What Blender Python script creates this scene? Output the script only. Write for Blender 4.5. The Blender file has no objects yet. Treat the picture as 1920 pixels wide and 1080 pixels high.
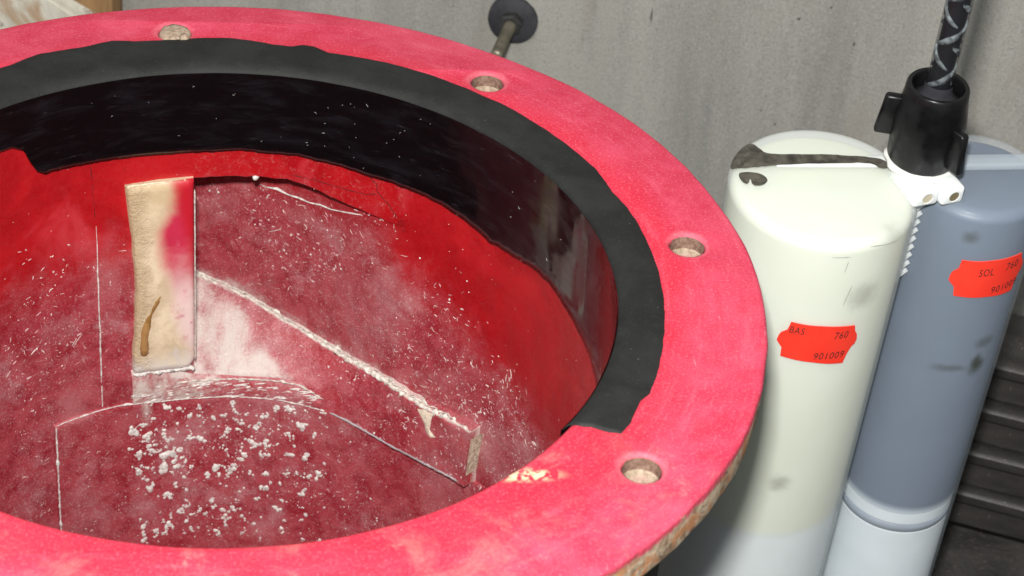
import bpy, bmesh, math, random
import numpy as np
from mathutils import Vector, Matrix
from mathutils import noise as mnoise

random.seed(7)
rng = np.random.default_rng(11)
S = bpy.context.scene
C = S.collection

# ------------------------------------------------------------------ camera, world, lamps, exposure
CAM = Vector((0.0, -0.74699, 0.54105))
RT = Vector((0.99242499, -0.09557087, 0.07719362))
UP = Vector((-0.00580081, 0.59119087, 0.80651082))
FW = Vector((0.12271511, 0.80084927, -0.58615821))
cd = bpy.data.cameras.new('camera')
cam = bpy.data.objects.new('camera', cd)
C.objects.link(cam)
mw = Matrix.Identity(4)
for i in range(3):
    mw[i][0] = RT[i]; mw[i][1] = UP[i]; mw[i][2] = -FW[i]; mw[i][3] = CAM[i]
cam.matrix_world = mw
cd.sensor_width = 36.0
cd.lens = 4359.3 / 1920 * 36
cd.clip_start = 0.02
cd.clip_end = 50
cd.dof.use_dof = True
cd.dof.focus_distance = 1.02
cd.dof.aperture_fstop = 20
S.camera = cam

world = bpy.data.worlds.new('World')
S.world = world
world.use_nodes = True
bg = world.node_tree.nodes['Background']
bg.inputs[0].default_value = (0.93, 0.97, 1.0, 1)
bg.inputs[1].default_value = 0.34


def lamp(name, power, size, loc, target, col=(1, 1, 1), sy=None):
    l = bpy.data.lights.new(name, 'AREA')
    l.energy = power; l.size = size; l.color = col
    if sy:
        l.shape = 'RECTANGLE'; l.size_y = sy
    o = bpy.data.objects.new(name, l)
    C.objects.link(o)
    o.location = loc
    o.rotation_euler = (Vector(target) - Vector(loc)).to_track_quat('-Z', 'Y').to_euler()
    return o


# the camera's own flash, a little above and left of the lens, and an overhead fill added for modelling
lamp('camera_flash', 17.5, 0.045, CAM - RT * 0.016 + UP * 0.085, (0.1, 0.05, -0.05), (1.0, 0.98, 0.95), 0.03)
lamp('overhead_fill', 8.0, 1.2, (-0.7, -0.25, 1.7), (0.05, 0.1, -0.1), (0.95, 0.98, 1.0), 0.3)

S.view_settings.view_transform = 'Standard'
S.view_settings.look = 'None'
S.view_settings.exposure = 0.0
S.view_settings.gamma = 1.0
S.render.engine = 'CYCLES'

PI = math.pi


# ------------------------------------------------------------------ node helpers
class NT:
    def __init__(self, name):
        self.m = bpy.data.materials.new(name)
        self.m.use_nodes = True
        self.t = self.m.node_tree
        self.b = self.t.nodes['Principled BSDF']
        self.out = self.t.nodes['Material Output']
        self.tc = self.t.nodes.new('ShaderNodeTexCoord')
        self.obj = self.tc.outputs['Object']

    def set(self, sock, v):
        if isinstance(v, bpy.types.NodeSocket):
            self.t.links.new(v, sock)
        elif isinstance(v, tuple) and len(v) == 3 and sock.type == 'RGBA':
            sock.default_value = (*v, 1)
        else:
            sock.default_value = v

    def P(self, **k):
        for a, v in k.items():
            self.set(self.b.inputs[a.replace('_', ' ')], v)

    def scale(self, v, loc=(0, 0, 0), rot=(0, 0, 0), src=None):
        n = self.t.nodes.new('ShaderNodeMapping')
        self.t.links.new(src or self.obj, n.inputs[0])
        n.inputs[1].default_value = loc
        n.inputs[2].default_value = rot
        n.inputs[3].default_value = v
        return n.outputs[0]

    def noise(self, sc, det=4, rough=.55, dist=0, vec=None):
        n = self.t.nodes.new('ShaderNodeTexNoise')
        self.t.links.new(vec or self.obj, n.inputs['Vector'])
        n.inputs['Scale'].default_value = sc
        n.inputs['Detail'].default_value = det
        n.inputs['Roughness'].default_value = rough
        n.inputs['Distortion'].default_value = dist
        return n.outputs['Fac']

    def voro(self, sc, feat='F1', vec=None, out='Distance'):
        n = self.t.nodes.new('ShaderNodeTexVoronoi')
        n.feature = feat
        self.t.links.new(vec or self.obj, n.inputs['Vector'])
        n.inputs['Scale'].default_value = sc
        return n.outputs[out]

    def rng(self, f, a, b, c=0.0, d=1.0, smooth=True):
        n = self.t.nodes.new('ShaderNodeMapRange')
        if smooth:
            n.interpolation_type = 'SMOOTHSTEP'
        self.set(n.inputs[0], f)
        for i, v in enumerate((a, b, c, d)):
            self.set(n.inputs[1 + i], v)
        return n.outputs[0]

    def math(self, op, a, b=0.0, clamp=False):
        n = self.t.nodes.new('ShaderNodeMath')
        n.operation = op
        n.use_clamp = clamp
        self.set(n.inputs[0], a); self.set(n.inputs[1], b)
        return n.outputs[0]

    def mix(self, f, a, b):
        n = self.t.nodes.new('ShaderNodeMix')
        n.data_type = 'RGBA'
        self.set(n.inputs[0], f); self.set(n.inputs[6], a); self.set(n.inputs[7], b)
        return n.outputs[2]

    def xyz(self, src=None):
        n = self.t.nodes.new('ShaderNodeSeparateXYZ')
        self.t.links.new(src or self.obj, n.inputs[0])
        return n.outputs

    def attr(self, name):
        n = self.t.nodes.new('ShaderNodeAttribute')
        n.attribute_name = name
        return n.outputs['Fac']

    def bump(self, h, strength=.3, dist=.001, prev=None):
        n = self.t.nodes.new('ShaderNodeBump')
        n.inputs['Strength'].default_value = strength
        n.inputs['Distance'].default_value = dist
        self.set(n.inputs['Height'], h)
        if prev:
            self.t.links.new(prev, n.inputs['Normal'])
        self.t.links.new(n.outputs[0], self.b.inputs['Normal'])
        return n.outputs[0]

    def ellip(self, c, r):
        """1 inside an ellipsoid about c, falling to 0"""
        n = self.scale(tuple(1 / x for x in r), tuple(-a / b for a, b in zip(c, r)))
        d = self.t.nodes.new('ShaderNodeVectorMath'); d.operation = 'LENGTH'
        self.t.links.new(n, d.inputs[0])
        return d.outputs['Value']

    def see_through(self, fac, col=None):
        tr = self.t.nodes.new('ShaderNodeBsdfTransparent')
        if col is not None:
            self.set(tr.inputs[0], col)
        mx = self.t.nodes.new('ShaderNodeMixShader')
        self.set(mx.inputs[0], fac)
        self.t.links.new(self.b.outputs[0], mx.inputs[1])
        self.t.links.new(tr.outputs[0], mx.inputs[2])
        self.t.links.new(mx.outputs[0], self.out.inputs[0])


def plain(name, col, rough=.5, var=.25, sc=60, spec=.4, metal=0.0, bump=0.0):
    n = NT(name)
    f = n.noise(sc, 5, .6)
    dark = tuple(c * (1 - var) for c in col)
    lite = tuple(min(1, c * (1 + var)) for c in col)
    n.P(Base_Color=n.mix(n.rng(f, .3, .7), dark, lite), Roughness=rough, Specular_IOR_Level=spec, Metallic=metal)
    if bump:
        n.bump(n.noise(sc * 6, 4), bump, .0006)
    return n.m


# ------------------------------------------------------------------ materials
def mat_flange():
    n = NT('pink_red_flange_coat')
    x, y, z = n.xyz()
    r = n.math('SQRT', n.math('ADD', n.math('MULTIPLY', x, x), n.math('MULTIPLY', y, y)))
    big = n.noise(16, 5, .6, .6)
    mid = n.noise(70, 6, .65, .3)
    fine = n.noise(900, 4, .75)
    cb = n.t.nodes.new('ShaderNodeCombineXYZ')
    n.set(cb.inputs[0], r)
    n.set(cb.inputs[1], n.math('MULTIPLY', n.math('ARCTAN2', y, x), .022))
    pv = cb.outputs[0]
    streak = n.noise(150, 5, .65, .3, pv)
    brush = n.noise(600, 4, .7, .2, pv)
    scr = n.noise(420, 3, .6, .6, n.scale((1, .05, 1), rot=(0, 0, .9)))
    col = n.mix(n.rng(mid, .35, .68), (.53, .028, .066), (.60, .052, .102))
    col = n.mix(n.math('MULTIPLY', n.rng(big, .48, .72), .32), col, (.76, .12, .19))
    # worn inner band, cleaner deeper red close to the rubber
    band = n.math('MULTIPLY', n.rng(n.math('ADD', r, n.math('MULTIPLY', big, .02)), .205, .186), .65)
    col = n.mix(band, col, (.62, .014, .036))
    col = n.mix(n.math('MULTIPLY', n.rng(streak, .52, .76), .32), col, (.76, .15, .21))
    col = n.mix(n.math('MULTIPLY', n.rng(streak, .48, .28), .3), col, (.53, .016, .046))
    col = n.mix(n.math('MULTIPLY', n.rng(brush, .55, .75), .22), col, (.84, .25, .30))
    col = n.mix(n.math('MULTIPLY', n.math('MULTIPLY', n.rng(scr, .70, .74), n.rng(big, .5, .6)), .6), col, (.86, .45, .48))
    col = n.mix(n.math('MULTIPLY', n.rng(fine, .50, .72), .5), col, (.84, .24, .30))
    # rubbed orange and cream patches on the near side
    near = n.rng(y, -.07, -.15)
    patch = n.math('MULTIPLY', n.rng(n.noise(38, 5, .72, .5), .50, .74), near)
    col = n.mix(n.math('MULTIPLY', patch, .4), col, (.85, .26, .21))
    core = n.math('MULTIPLY', n.rng(n.noise(34, 6, .75, .5), .60, .76), near)
    col = n.mix(n.math('MULTIPLY', core, .45), col, (.86, .55, .44))
    spot = n.math('MULTIPLY', n.rng(n.ellip((.106, -.121, 0), (.016, .0042, .02)), 1.2, .3), n.rng(n.noise(260, 3), .45, .55))
    col = n.mix(spot, col, (.86, .66, .40))
    for t in HOLES[:4]:
        c = polar(t, RH, 0)
        e = n.math('ADD', n.ellip((c.x, c.y, 0), (HR * 1.30, HR * 1.30, .02)), n.math('MULTIPLY', n.math('SUBTRACT', mid, .5), 1.0))
        col = n.mix(n.math('MULTIPLY', n.rng(e, 1.12, .82), .32), col, (.76, .24, .28))
    # white nicks
    nick = n.rng(n.voro(180), .045, .02)
    nick = n.math('MULTIPLY', nick, n.rng(n.noise(37, 2), .52, .6))
    col = n.mix(n.math('MULTIPLY', nick, .8), col, (.85, .62, .62))
    n.P(Base_Color=col, Roughness=.62, Specular_IOR_Level=.3)
    h = n.math('ADD', n.math('MULTIPLY', mid, .6), n.math('MULTIPLY', fine, .35))
    n.bump(h, .35, .0008)
    return n.m


def mat_edge():
    n = NT('worn_laminate_edge')
    x, y, z = n.xyz()
    f = n.noise(120, 6, .7, .8)
    g = n.noise(420, 5, .7)
    col = n.mix(n.rng(f, .35, .6), (.24, .15, .09), (.56, .44, .31))
    col = n.mix(n.rng(g, .55, .7), col, (.62, .56, .46))
    col = n.mix(n.math('MULTIPLY', n.rng(n.noise(75, 4, .6), .55, .68), .8), col, (.13, .08, .06))
    col = n.mix(n.math('MULTIPLY', n.rng(n.noise(90, 4, .6, .5), .54, .62), .8), col, (.52, .22, .09))
    lip = n.math('ADD', n.math('MULTIPLY', z, 130), n.math('MULTIPLY', f, 1.5))
    col = n.mix(n.rng(lip, .12, .42), col, (.52, .06, .10))
    n.P(Base_Color=col, Roughness=.85, Specular_IOR_Level=.2)
    n.bump(n.math('ADD', f, g), .9, .0016)
    return n.m


def mat_red():
    """red coat; the attribute dust says how much chalky residue has settled there"""
    n = NT('red_casing_coat')
    d = n.attr('dust')
    big = n.noise(22, 5, .6, .5)
    mid = n.noise(90, 6, .68, .6)
    fib = n.noise(420, 5, .75, 1.2)
    fib2 = n.noise(300, 4, .8, 2.0, n.scale((1, 1, .45)))
    red = n.mix(n.rng(big, .35, .65), (.30, .004, .007), (.42, .009, .013))
    red = n.mix(n.math('MULTIPLY', n.rng(n.noise(30, 4, .6, .8, n.scale((1, 1, .5))), .54, .7), .5), red, (.56, .055, .07))
    amt = n.rng(n.math('ADD', d, n.math('MULTIPLY', n.math('SUBTRACT', mid, .5), .7)), .18, .95)
    dusty = n.mix(n.rng(mid, .32, .66), (.25, .013, .024), (.38, .058, .074))
    dusty = n.mix(n.math('MULTIPLY', n.rng(big, .44, .70), .55), dusty, (.44, .17, .18))
    dusty = n.mix(n.math('MULTIPLY', n.rng(fib, .56, .74), .5), dusty, (.58, .36, .38))
    dusty = n.mix(n.math('MULTIPLY', n.rng(fib2, .64, .76), .6), dusty, (.66, .54, .53))
    blot = n.noise(34, 6, .72, .1)
    dusty = n.mix(n.math('MULTIPLY', n.rng(blot, .50, .72), .5), dusty, (.52, .27, .28))
    dusty = n.mix(n.math('MULTIPLY', n.rng(blot, .45, .28), .4), dusty, (.22, .008, .016))
    chalk = n.noise(1100, 3, .8)
    dusty = n.mix(n.math('MULTIPLY', n.rng(chalk, .58, .68), n.rng(blot, .35, .65, .25, .9)), dusty, (.66, .52, .50))
    col = n.mix(amt, red, dusty)
    w = n.attr('chalk')
    wamt = n.rng(n.math('ADD', w, n.math('MULTIPLY', n.math('SUBTRACT', fib, .5), .8)), .35, .95)
    col = n.mix(n.math('MULTIPLY', wamt, .85), col, (.60, .55, .50))
    nick = n.math('MULTIPLY', n.rng(n.voro(210), .05, .02), n.rng(n.noise(60, 2), .5, .56))
    col = n.mix(n.math('MULTIPLY', nick, .8), col, (.75, .6, .58))
    n.P(Base_Color=col, Roughness=n.rng(fib, .35, .65, .24, .5), Specular_IOR_Level=.5)
    h = n.math('ADD', n.math('MULTIPLY', mid, .7), n.math('MULTIPLY', n.math('ADD', fib, n.math('MULTIPLY', fib2, .8)), n.rng(amt, 0, 1, .08, .9)))
    n.bump(h, .42, .0010)
    return n.m


def mat_bandtop():
    n = NT('matt_black_rubber')
    f = n.noise(45, 5, .6, .4)
    g = n.noise(700, 4, .7)
    col = n.mix(n.rng(f, .3, .7), (.008, .0083, .0078), (.017, .0175, .0165))
    col = n.mix(n.math('MULTIPLY', n.rng(g, .55, .75), .4), col, (.045, .045, .042))
    nick = n.math('MULTIPLY', n.rng(n.voro(260), .06, .03), n.rng(n.noise(50, 2), .54, .6))
    col = n.mix(nick, col, (.32, .31, .28))
    n.P(Base_Color=col, Roughness=.7, Specular_IOR_Level=.35)
    n.bump(n.math('ADD', f, n.math('MULTIPLY', g, .3)), .55, .0010)
    return n.m


def mat_gloss():
    n = NT('glossy_black_rubber')
    f = n.noise(40, 5, .6, .6, n.scale((1, 1, 4)))
    s = n.noise(200, 5, .75, .4, n.scale((.35, .35, 3.2)))
    col = n.mix(n.rng(f, .45, .75), (.0025, .0025, .003), (.008, .008, .010))
    col = n.mix(n.math('MULTIPLY', n.rng(s, .6, .78), .7), col, (.04, .04, .047))
    n.P(Base_Color=col, Roughness=n.rng(f, .3, .7, .05, .16), Specular_IOR_Level=.5)
    n.bump(n.noise(38, 3, .5), .05, .0006)
    return n.m


def mat_crust(name='chalky_crust', a=(.40, .35, .31), b=(.72, .68, .60)):
    n = NT(name)
    f = n.noise(500, 5, .7)
    g = n.noise(120, 4, .6)
    col = n.mix(n.rng(f, .35, .62), a, b)
    col = n.mix(n.math('MULTIPLY', n.rng(g, .55, .7), .35), col, (.5, .26, .26))
    n.P(Base_Color=col, Roughness=.9, Specular_IOR_Level=.15)
    n.bump(f, .6, .0006)
    return n.m


def mat_tongue():
    n = NT('worn_tongue_plate_coat')
    u = n.attr('u')      # 0 left .. 1 right
    v = n.attr('v')      # 0 bottom .. 1 top
    big = n.noise(70, 4, .6, .5)
    wob = n.math('MULTIPLY', n.math('SUBTRACT', big, .5), .30)
    edge = n.attr('split')   # where cream turns to red across the width
    x = n.math('ADD', n.math('SUBTRACT', u, edge), wob)
    rip = n.noise(280, 4, .68, 1.6)
    cream = n.mix(n.rng(big, .35, .65), (.56, .44, .29), (.74, .62, .44))
    cream = n.mix(n.math('MULTIPLY', n.rng(rip, .5, .3), .25), cream, (.42, .30, .18))
    cream = n.mix(n.math('MULTIPLY', n.rng(v, .75, .95), .5), cream, (.52, .39, .22))
    cream = n.mix(n.math('MULTIPLY', n.rng(u, .30, .02), .7), cream, (.46, .34, .20))
    cream = n.mix(n.rng(n.math('ADD', v, wob), .12, .0), cream, (.62, .58, .54))
    pink = n.mix(n.rng(n.math('ADD', v, wob), .30, .72), (.74, .56, .53), (.50, .026, .065))
    pink = n.mix(n.math('MULTIPLY', n.rng(n.noise(150, 4, .65), .55, .7), n.rng(v, .9, .3)), pink, (.60, .22, .30))
    col = n.mix(n.rng(x, -.10, .24), cream, pink)
    col = n.mix(n.math('MULTIPLY', n.rng(n.math('ADD', u, n.math('MULTIPLY', v, .6)), 1.18, 1.42), .85), col, (.46, .008, .016))
    n.P(Base_Color=col, Roughness=n.rng(x, 0, .2, .32, .45), Specular_IOR_Level=.45)
    h = n.math('MULTIPLY', rip, n.rng(n.math('ADD', u, wob), .42, .12, .06, 1))
    n.bump(h, .75, .0014)
    return n.m


def mat_wall():
    n = NT('grey_fibre_cement')
    x, y, z = n.xyz()
    big = n.noise(7, 4, .6, .2, n.scale((1, 1, .16)))
    band = n.noise(18, 4, .6, .3, n.scale((1, 1, .12)))
    grain = n.noise(900, 4, .75)
    fib = n.noise(420, 4, .7, .6, n.scale((1, 1, .35)))
    col = n.mix(n.rng(big, .35, .65), (.29, .282, .256), (.40, .386, .345))
    col = n.mix(n.math('MULTIPLY', n.rng(band, .46, .66), .75), col, (.42, .41, .365))
    col = n.mix(n.math('MULTIPLY', n.rng(band, .48, .3), .6), col, (.185, .19, .185))
    col = n.mix(n.math('MULTIPLY', n.rng(grain, .5, .7), .5), col, (.58, .575, .54))
    col = n.mix(n.math('MULTIPLY', n.rng(grain, .48, .3), .6), col, (.12, .122, .12))
    col = n.mix(n.math('MULTIPLY', n.rng(fib, .6, .72), .35), col, (.10, .10, .09))
    col = n.mix(n.math('MULTIPLY', n.rng(n.noise(26, 4, .6, .4, n.scale((1, 1, .3))), .52, .7), .35), col, (.34, .29, .24))
    brown_patch = n.math('MULTIPLY', n.rng(n.ellip((.428, 0, -.02), (.014, .8, .075)), 1.0, .1), n.rng(n.noise(60, 4), .35, .6))  # upright brown patch on the wall, to the right of the mixer
    col = n.mix(n.math('MULTIPLY', brown_patch, .65), col, (.20, .11, .05))
    sp = n.math('MULTIPLY', n.rng(n.voro(62), .05, .03), n.rng(n.noise(23, 2), .56, .62))
    col = n.mix(n.math('MULTIPLY', sp, .9), col, (.03, .03, .03))
    for c, rr in (((.332, .419, -.115), (.0014, .02, .0010)), ((.367, .408, -.130), (.0008, .02, .0018)), ((.350, .414, -.107), (.0009, .02, .0009)), ((.252, .445, -.135), (.0007, .02, .006)), ((.205, .46, -.205), (.0009, .02, .0009))):
        e = n.math('ADD', n.ellip(c, rr), n.math('MULTIPLY', n.noise(700, 3), .8))
        col = n.mix(n.math('MULTIPLY', n.rng(e, 1.4, 1.0), .9), col, (.02, .02, .02))
    n.P(Base_Color=col, Roughness=.85, Specular_IOR_Level=.2)
    n.bump(n.math('ADD', grain, n.math('MULTIPLY', fib, .5)), .7, .0012)
    return n.m


def mat_ground():
    n = NT('dark_workshop_floor')
    f = n.noise(30, 6, .65, .5)
    g = n.noise(260, 5, .7)
    col = n.mix(n.rng(f, .35, .65), (.022, .020, .018), (.06, .055, .05))
    col = n.mix(n.rng(g, .58, .72), col, (.16, .13, .11))
    n.P(Base_Color=col, Roughness=.8)
    n.bump(n.math('ADD', f, g), .7, .002)
    return n.m


def mat_steel():
    n = NT('dark_oily_steel')
    x, y, z = n.xyz()
    f = n.noise(60, 6, .65, .3, n.scale((.3, 1, 1)))
    g = n.noise(800, 4, .7)
    col = n.mix(n.rng(f, .3, .7), (.022, .0205, .019), (.052, .048, .044))
    col = n.mix(n.math('MULTIPLY', n.rng(g, .55, .72), .6), col, (.12, .108, .10))
    sp = n.math('MULTIPLY', n.rng(n.voro(330), .10, .05), n.rng(n.noise(70, 2), .52, .58))
    col = n.mix(sp, col, (.5, .5, .48))
    n.P(Base_Color=col, Roughness=.5, Metallic=.25, Specular_IOR_Level=.4)
    n.bump(n.math('ADD', f, n.math('MULTIPLY', g, .4)), .4, .0008)
    return n.m


def mat_shell(name, fac, smudges, tint=(.84, .88, .86)):
    """milky see-through plastic with greasy finger smudges"""
    n = NT(name)
    f = n.noise(40, 5, .6)
    col = n.mix(n.rng(f, .3, .7), tuple(c * .97 for c in tint), tint)
    tot = None
    for c, r, a in smudges:
        s = n.math('MULTIPLY', n.rng(n.math('ADD', n.ellip(c, r), n.math('MULTIPLY', n.noise(160, 5, .65), .9)), 1.35, .55), a)
        tot = s if tot is None else n.math('MAXIMUM', tot, s)
    thru = None
    if tot is not None:
        col = n.mix(tot, col, (.15, .15, .09))
        thru = n.mix(tot, (1, 1, 1), (.22, .22, .12))
    n.P(Base_Color=col, Roughness=.32, Specular_IOR_Level=.4)
    n.bump(n.noise(25, 3), .08, .001)
    n.see_through(fac, thru)
    return n.m


def mat_wood():
    n = NT('raw_wood_grain')
    g = n.noise(90, 6, .65, .6, n.scale((1, 1, .05)))
    k = n.noise(300, 4, .7, 0, n.scale((1, 1, .05)))
    col = n.mix(n.rng(g, .3, .68), (.20, .105, .045), (.40, .245, .115))
    col = n.mix(n.math('MULTIPLY', n.rng(k, .55, .7), .4), col, (.13, .065, .03))
    n.P(Base_Color=col, Roughness=.75, Specular_IOR_Level=.2)
    n.bump(g, .4, .001)
    return n.m


def mat_board():
    n = NT('stained_pale_paint')
    f = n.noise(14, 6, .68, .8)
    g = n.noise(60, 6, .7, .5)
    col = n.mix(n.rng(g, .3, .7), (.48, .45, .37), (.70, .67, .57))
    col = n.mix(n.rng(f, .55, .68), col, (.42, .28, .17))
    col = n.mix(n.rng(n.noise(30, 5, .7, 1.0), .60, .68), col, (.08, .045, .04))
    n.P(Base_Color=col, Roughness=.7)
    n.bump(g, .4, .001)
    return n.m


RI = .157; RO = .215
HOLES = [(97.0 - 45 * k) for k in range(8)]
RH = .1905
HR = .0073


def polar(t, r, z):
    a = math.radians(t)
    return Vector((r * math.cos(a), r * math.sin(a), z))


MF = mat_flange(); ME = mat_edge(); MR = mat_red(); MB = mat_bandtop(); MG = mat_gloss()
MC = mat_crust(); MC2 = mat_crust('grey_white_splash', (.46, .41, .39), (.78, .76, .71))
MT = mat_tongue()
MHOLE = mat_crust('bare_hole_wall', (.15, .085, .062), (.28, .18, .135))
MHOLE2 = mat_crust('pale_hole_step', (.27, .20, .14), (.44, .35, .26))
MPLUG = mat_crust('beige_putty', (.26, .18, .13), (.42, .33, .24))


# ------------------------------------------------------------------ mesh helpers
def link(name, me, mat=None, parent=None, smooth=True):
    o = bpy.data.objects.new(name, me)
    C.objects.link(o)
    if mat:
        for m in (mat if isinstance(mat, list) else [mat]):
            me.materials.append(m)
    if smooth:
        me.polygons.foreach_set('use_smooth', [True] * len(me.polygons))
    if parent:
        o.parent = parent
    return o


def mesh(name, v, f):
    me = bpy.data.meshes.new(name)
    me.from_pydata([tuple(map(float, p)) for p in v], [], f)
    me.update()
    return me


def obj(name, v, f, mat, parent=None, smooth=True, fix=True):
    me = mesh(name, v, f)
    if fix:
        bm = bmesh.new(); bm.from_mesh(me)
        bmesh.ops.recalc_face_normals(bm, faces=bm.faces[:])
        bm.to_mesh(me); bm.free()
    return link(name, me, mat, parent, smooth)


def empty(name, loc=(0, 0, 0), rot=(0, 0, 0)):
    o = bpy.data.objects.new(name, None)
    C.objects.link(o)
    o.location = loc; o.rotation_euler = rot
    o.empty_display_size = .02
    return o


def tag(o, label, cat, group=None):
    o['label'] = label; o['category'] = cat
    if group:
        o['group'] = group
    return o


def lathe(prof, n=64, c=(0, 0, 0), closed=False):
    """prof: (r, z) list; returns verts, faces about the z axis through c"""
    v, f = [], []
    for r, z in prof:
        for i in range(n):
            a = 2 * PI * i / n
            v.append((c[0] + r * math.cos(a), c[1] + r * math.sin(a), c[2] + z))
    m = len(prof)
    for j in range(m - 1 + (1 if closed else 0)):
        k = (j + 1) % m
        for i in range(n):
            i2 = (i + 1) % n
            f.append((j * n + i, j * n + i2, k * n + i2, k * n + i))
    return v, f


def sharp(o, deg=35):
    me = o.data
    me.set_sharp_from_angle(angle=math.radians(deg))


def box(sx, sy, sz, bev=0.0, seg=2, c=(0, 0, 0)):
    bm = bmesh.new()
    bmesh.ops.create_cube(bm, size=1)
    for q in bm.verts:
        q.co = Vector((q.co.x * sx + c[0], q.co.y * sy + c[1], q.co.z * sz + c[2]))
    if bev:
        bmesh.ops.bevel(bm, geom=bm.edges[:], offset=bev, segments=seg, affect='EDGES', profile=.5)
    me = bpy.data.meshes.new('box')
    bm.to_mesh(me); bm.free()
    return me


def itp(tab, t):
    """interpolate a table of (theta, value) in any order"""
    s = sorted(tab)
    return float(np.interp(t, [a for a, b in s], [b for a, b in s]))


def fbm(x, y, z=0.0, o=4):
    return mnoise.fractal(Vector((x, y, z)), 1.0, 2.0, o)


def tube(pts, rad, n=6, jit=0.0, seed=0, flat=None):
    """lumpy bead along pts; flat squashes it along the given direction"""
    v, f = [], []
    P = [Vector(p) for p in pts]
    for i, p in enumerate(P):
        d = (P[min(i + 1, len(P) - 1)] - P[max(i - 1, 0)]).normalized()
        a = d.orthogonal().normalized()
        if abs(d.z) < .9:
            a = d.cross(Vector((0, 0, 1))).normalized()
        b = d.cross(a).normalized()
        r = rad(i) if callable(rad) else rad
        if i in (0, len(P) - 1):
            r *= .25
        for k in range(n):
            t = 2 * PI * k / n
            rr = r * (1 + jit * fbm(p.x * 400 + k * 1.3, p.y * 400, p.z * 400 + seed))
            v.append(p + a * math.cos(t) * rr + b * math.sin(t) * rr)
    for i in range(len(P) - 1):
        for k in range(n):
            k2 = (k + 1) % n
            f.append((i * n + k, i * n + k2, (i + 1) * n + k2, (i + 1) * n + k))
    f.append(tuple(range(n)))
    f.append(tuple((len(P) - 1) * n + k for k in reversed(range(n))))
    return v, f


# ------------------------------------------------------------------ the setting: wall and floor
WN = Vector((-.30992, -.95076, 0)); WE = Vector((.95076, -.30992, 0)); WP = Vector((.173, .471, -.147))
GZ = -.350


def build_setting():
    v, f = [], []
    n = 240
    for i in range(n + 1):
        s = -1.1 + 2.2 * i / n
        d = .0070 * math.sin(2 * PI * s / .126 + .8) + .0006 * fbm(s * 9, 2.0)
        for z in (GZ - .01, -.2, -.1, 0, .1, .3, .8):
            p = WP + WE * s + WN * d
            v.append((p.x, p.y, z))
    for i in range(n):
        for j in range(6):
            f.append((i * 7 + j, i * 7 + j + 1, i * 7 + 8 + j, i * 7 + 7 + j))
    o = obj('wall', v, f, mat_wall()); o['kind'] = 'structure'
    me = mesh('ground', [(-1.5, -1.6, GZ), (1.6, -1.6, GZ), (1.6, 1.1, GZ), (-1.5, 1.1, GZ)], [(0, 1, 2, 3)])
    o = link('ground', me, mat_ground()); o['kind'] = 'structure'


build_setting()

# ------------------------------------------------------------------ the red casing
FT = .0165
casing = empty('pump_casing', (0, 0, GZ))
tag(casing, 'red coated round pump casing with wide bolt flange and black rubber lined opening', 'pump casing')
casing_parts = []


def cpart(name, v, f, mat, parent=None, **k):
    o = obj(name, v, f, mat, None, **k)
    p = parent or casing
    o.parent = p
    if p is casing:
        o.location = (0, 0, -GZ)
    return o


FLAT = [(200, .180), (180, .182), (160, .185), (140, .183), (130, .1835), (121.1, .1846), (116.2, .188), (113.0, .1867), (109.1, .1869), (105.9, .1885), (103.0, .1859), (97.6, .1843), (94.2, .1856), (89.3, .1857), (86.7, .1843), (82.9, .1816), (80.5, .1814), (79.1, .1839), (77.3, .1838), (75.0, .18), (73.2, .1803), (66.5, .1812), (59.5, .1811), (52.0, .18), (45.7, .1799), (40.3, .1788), (34.7, .1783), (26.1, .1771), (20.6, .1748), (16.4, .1756), (10.8, .1752), (3.3, .1749), (-4.7, .1748), (-13.2, .175), (-23.0, .1763), (-25.2, .1767), (-27.1, .1744), (-31.4, .1762), (-33.9, .1759)]
GLOSS = [(200, -.024), (160, -.026), (140, -.024), (128.6, -.0233), (126.1, -.0239), (124.2, -.0271), (123.2, -.0343), (122.0, -.0402), (120.6, -.0432), (119.7, -.0423), (113.6, -.043), (107.2, -.0435), (100.9, -.044), (95.5, -.0439), (92.0, -.0439), (87.6, -.0425), (83.1, -.0437), (77.7, -.0431), (74.0, -.0445), (70.3, -.045), (65.5, -.0468), (60.6, -.047), (55.5, -.0478), (51.3, -.0488), (45.6, -.0519), (40.8, -.0553), (34.4, -.0542), (30.3, -.0525), (25.7, -.0523), (20.2, -.0552), (14.9, -.0576), (9.5, -.0596), (5.0, -.063), (0, -.070), (-12, -.085), (-34.5, -.09)]
LIP = [(106.8, -.058), (100.9, -.0583), (95.1, -.0578), (90.2, -.0574), (84.8, -.0568), (79.4, -.0567), (75.7, -.0596), (70.1, -.0646), (65.2, -.0676), (59.2, -.0697)]
ARC = [(123, -.188), (120.8, -.1874), (112.2, -.186), (106.3, -.186), (101.5, -.1868), (94.3, -.1867), (87.1, -.1862), (79.4, -.1866), (72.5, -.1886), (64.2, -.1931), (56.7, -.1966), (49.8, -.1973), (43.1, -.1955), (36, -.194)]
LEDGE = [(95.3, -.1450), (94.2, -.1455), (91.6, -.1465), (89.3, -.1487), (86.4, -.1506), (83.4, -.154), (80.8, -.1562), (77.9, -.1574), (71.8, -.1609), (67.3, -.1607), (62.5, -.1604), (58.7, -.1603), (55.1, -.1625), (51.4, -.164), (47.7, -.1635), (43.8, -.1623), (39.7, -.1609)]
MID = [(96, -.1753), (93.8, -.1753), (87.1, -.1751), (80.4, -.1745), (75.6, -.1756), (72.3, -.1798), (66.2, -.1784), (62.0, -.1765), (55.4, -.1764), (50.8, -.1769), (45.8, -.1829), (42.2, -.1905), (39, -.1915)]


def delta(t):
    return 0.0 if (t < 58 or t > 95.35) else .048 * ((t - 58) / 37) ** 1.3


def rtop(t):
    return .157 + delta(t) - float(np.interp(t, [39, 50, 62, 95], [.0072, .006, .0042, .0038]))


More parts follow.
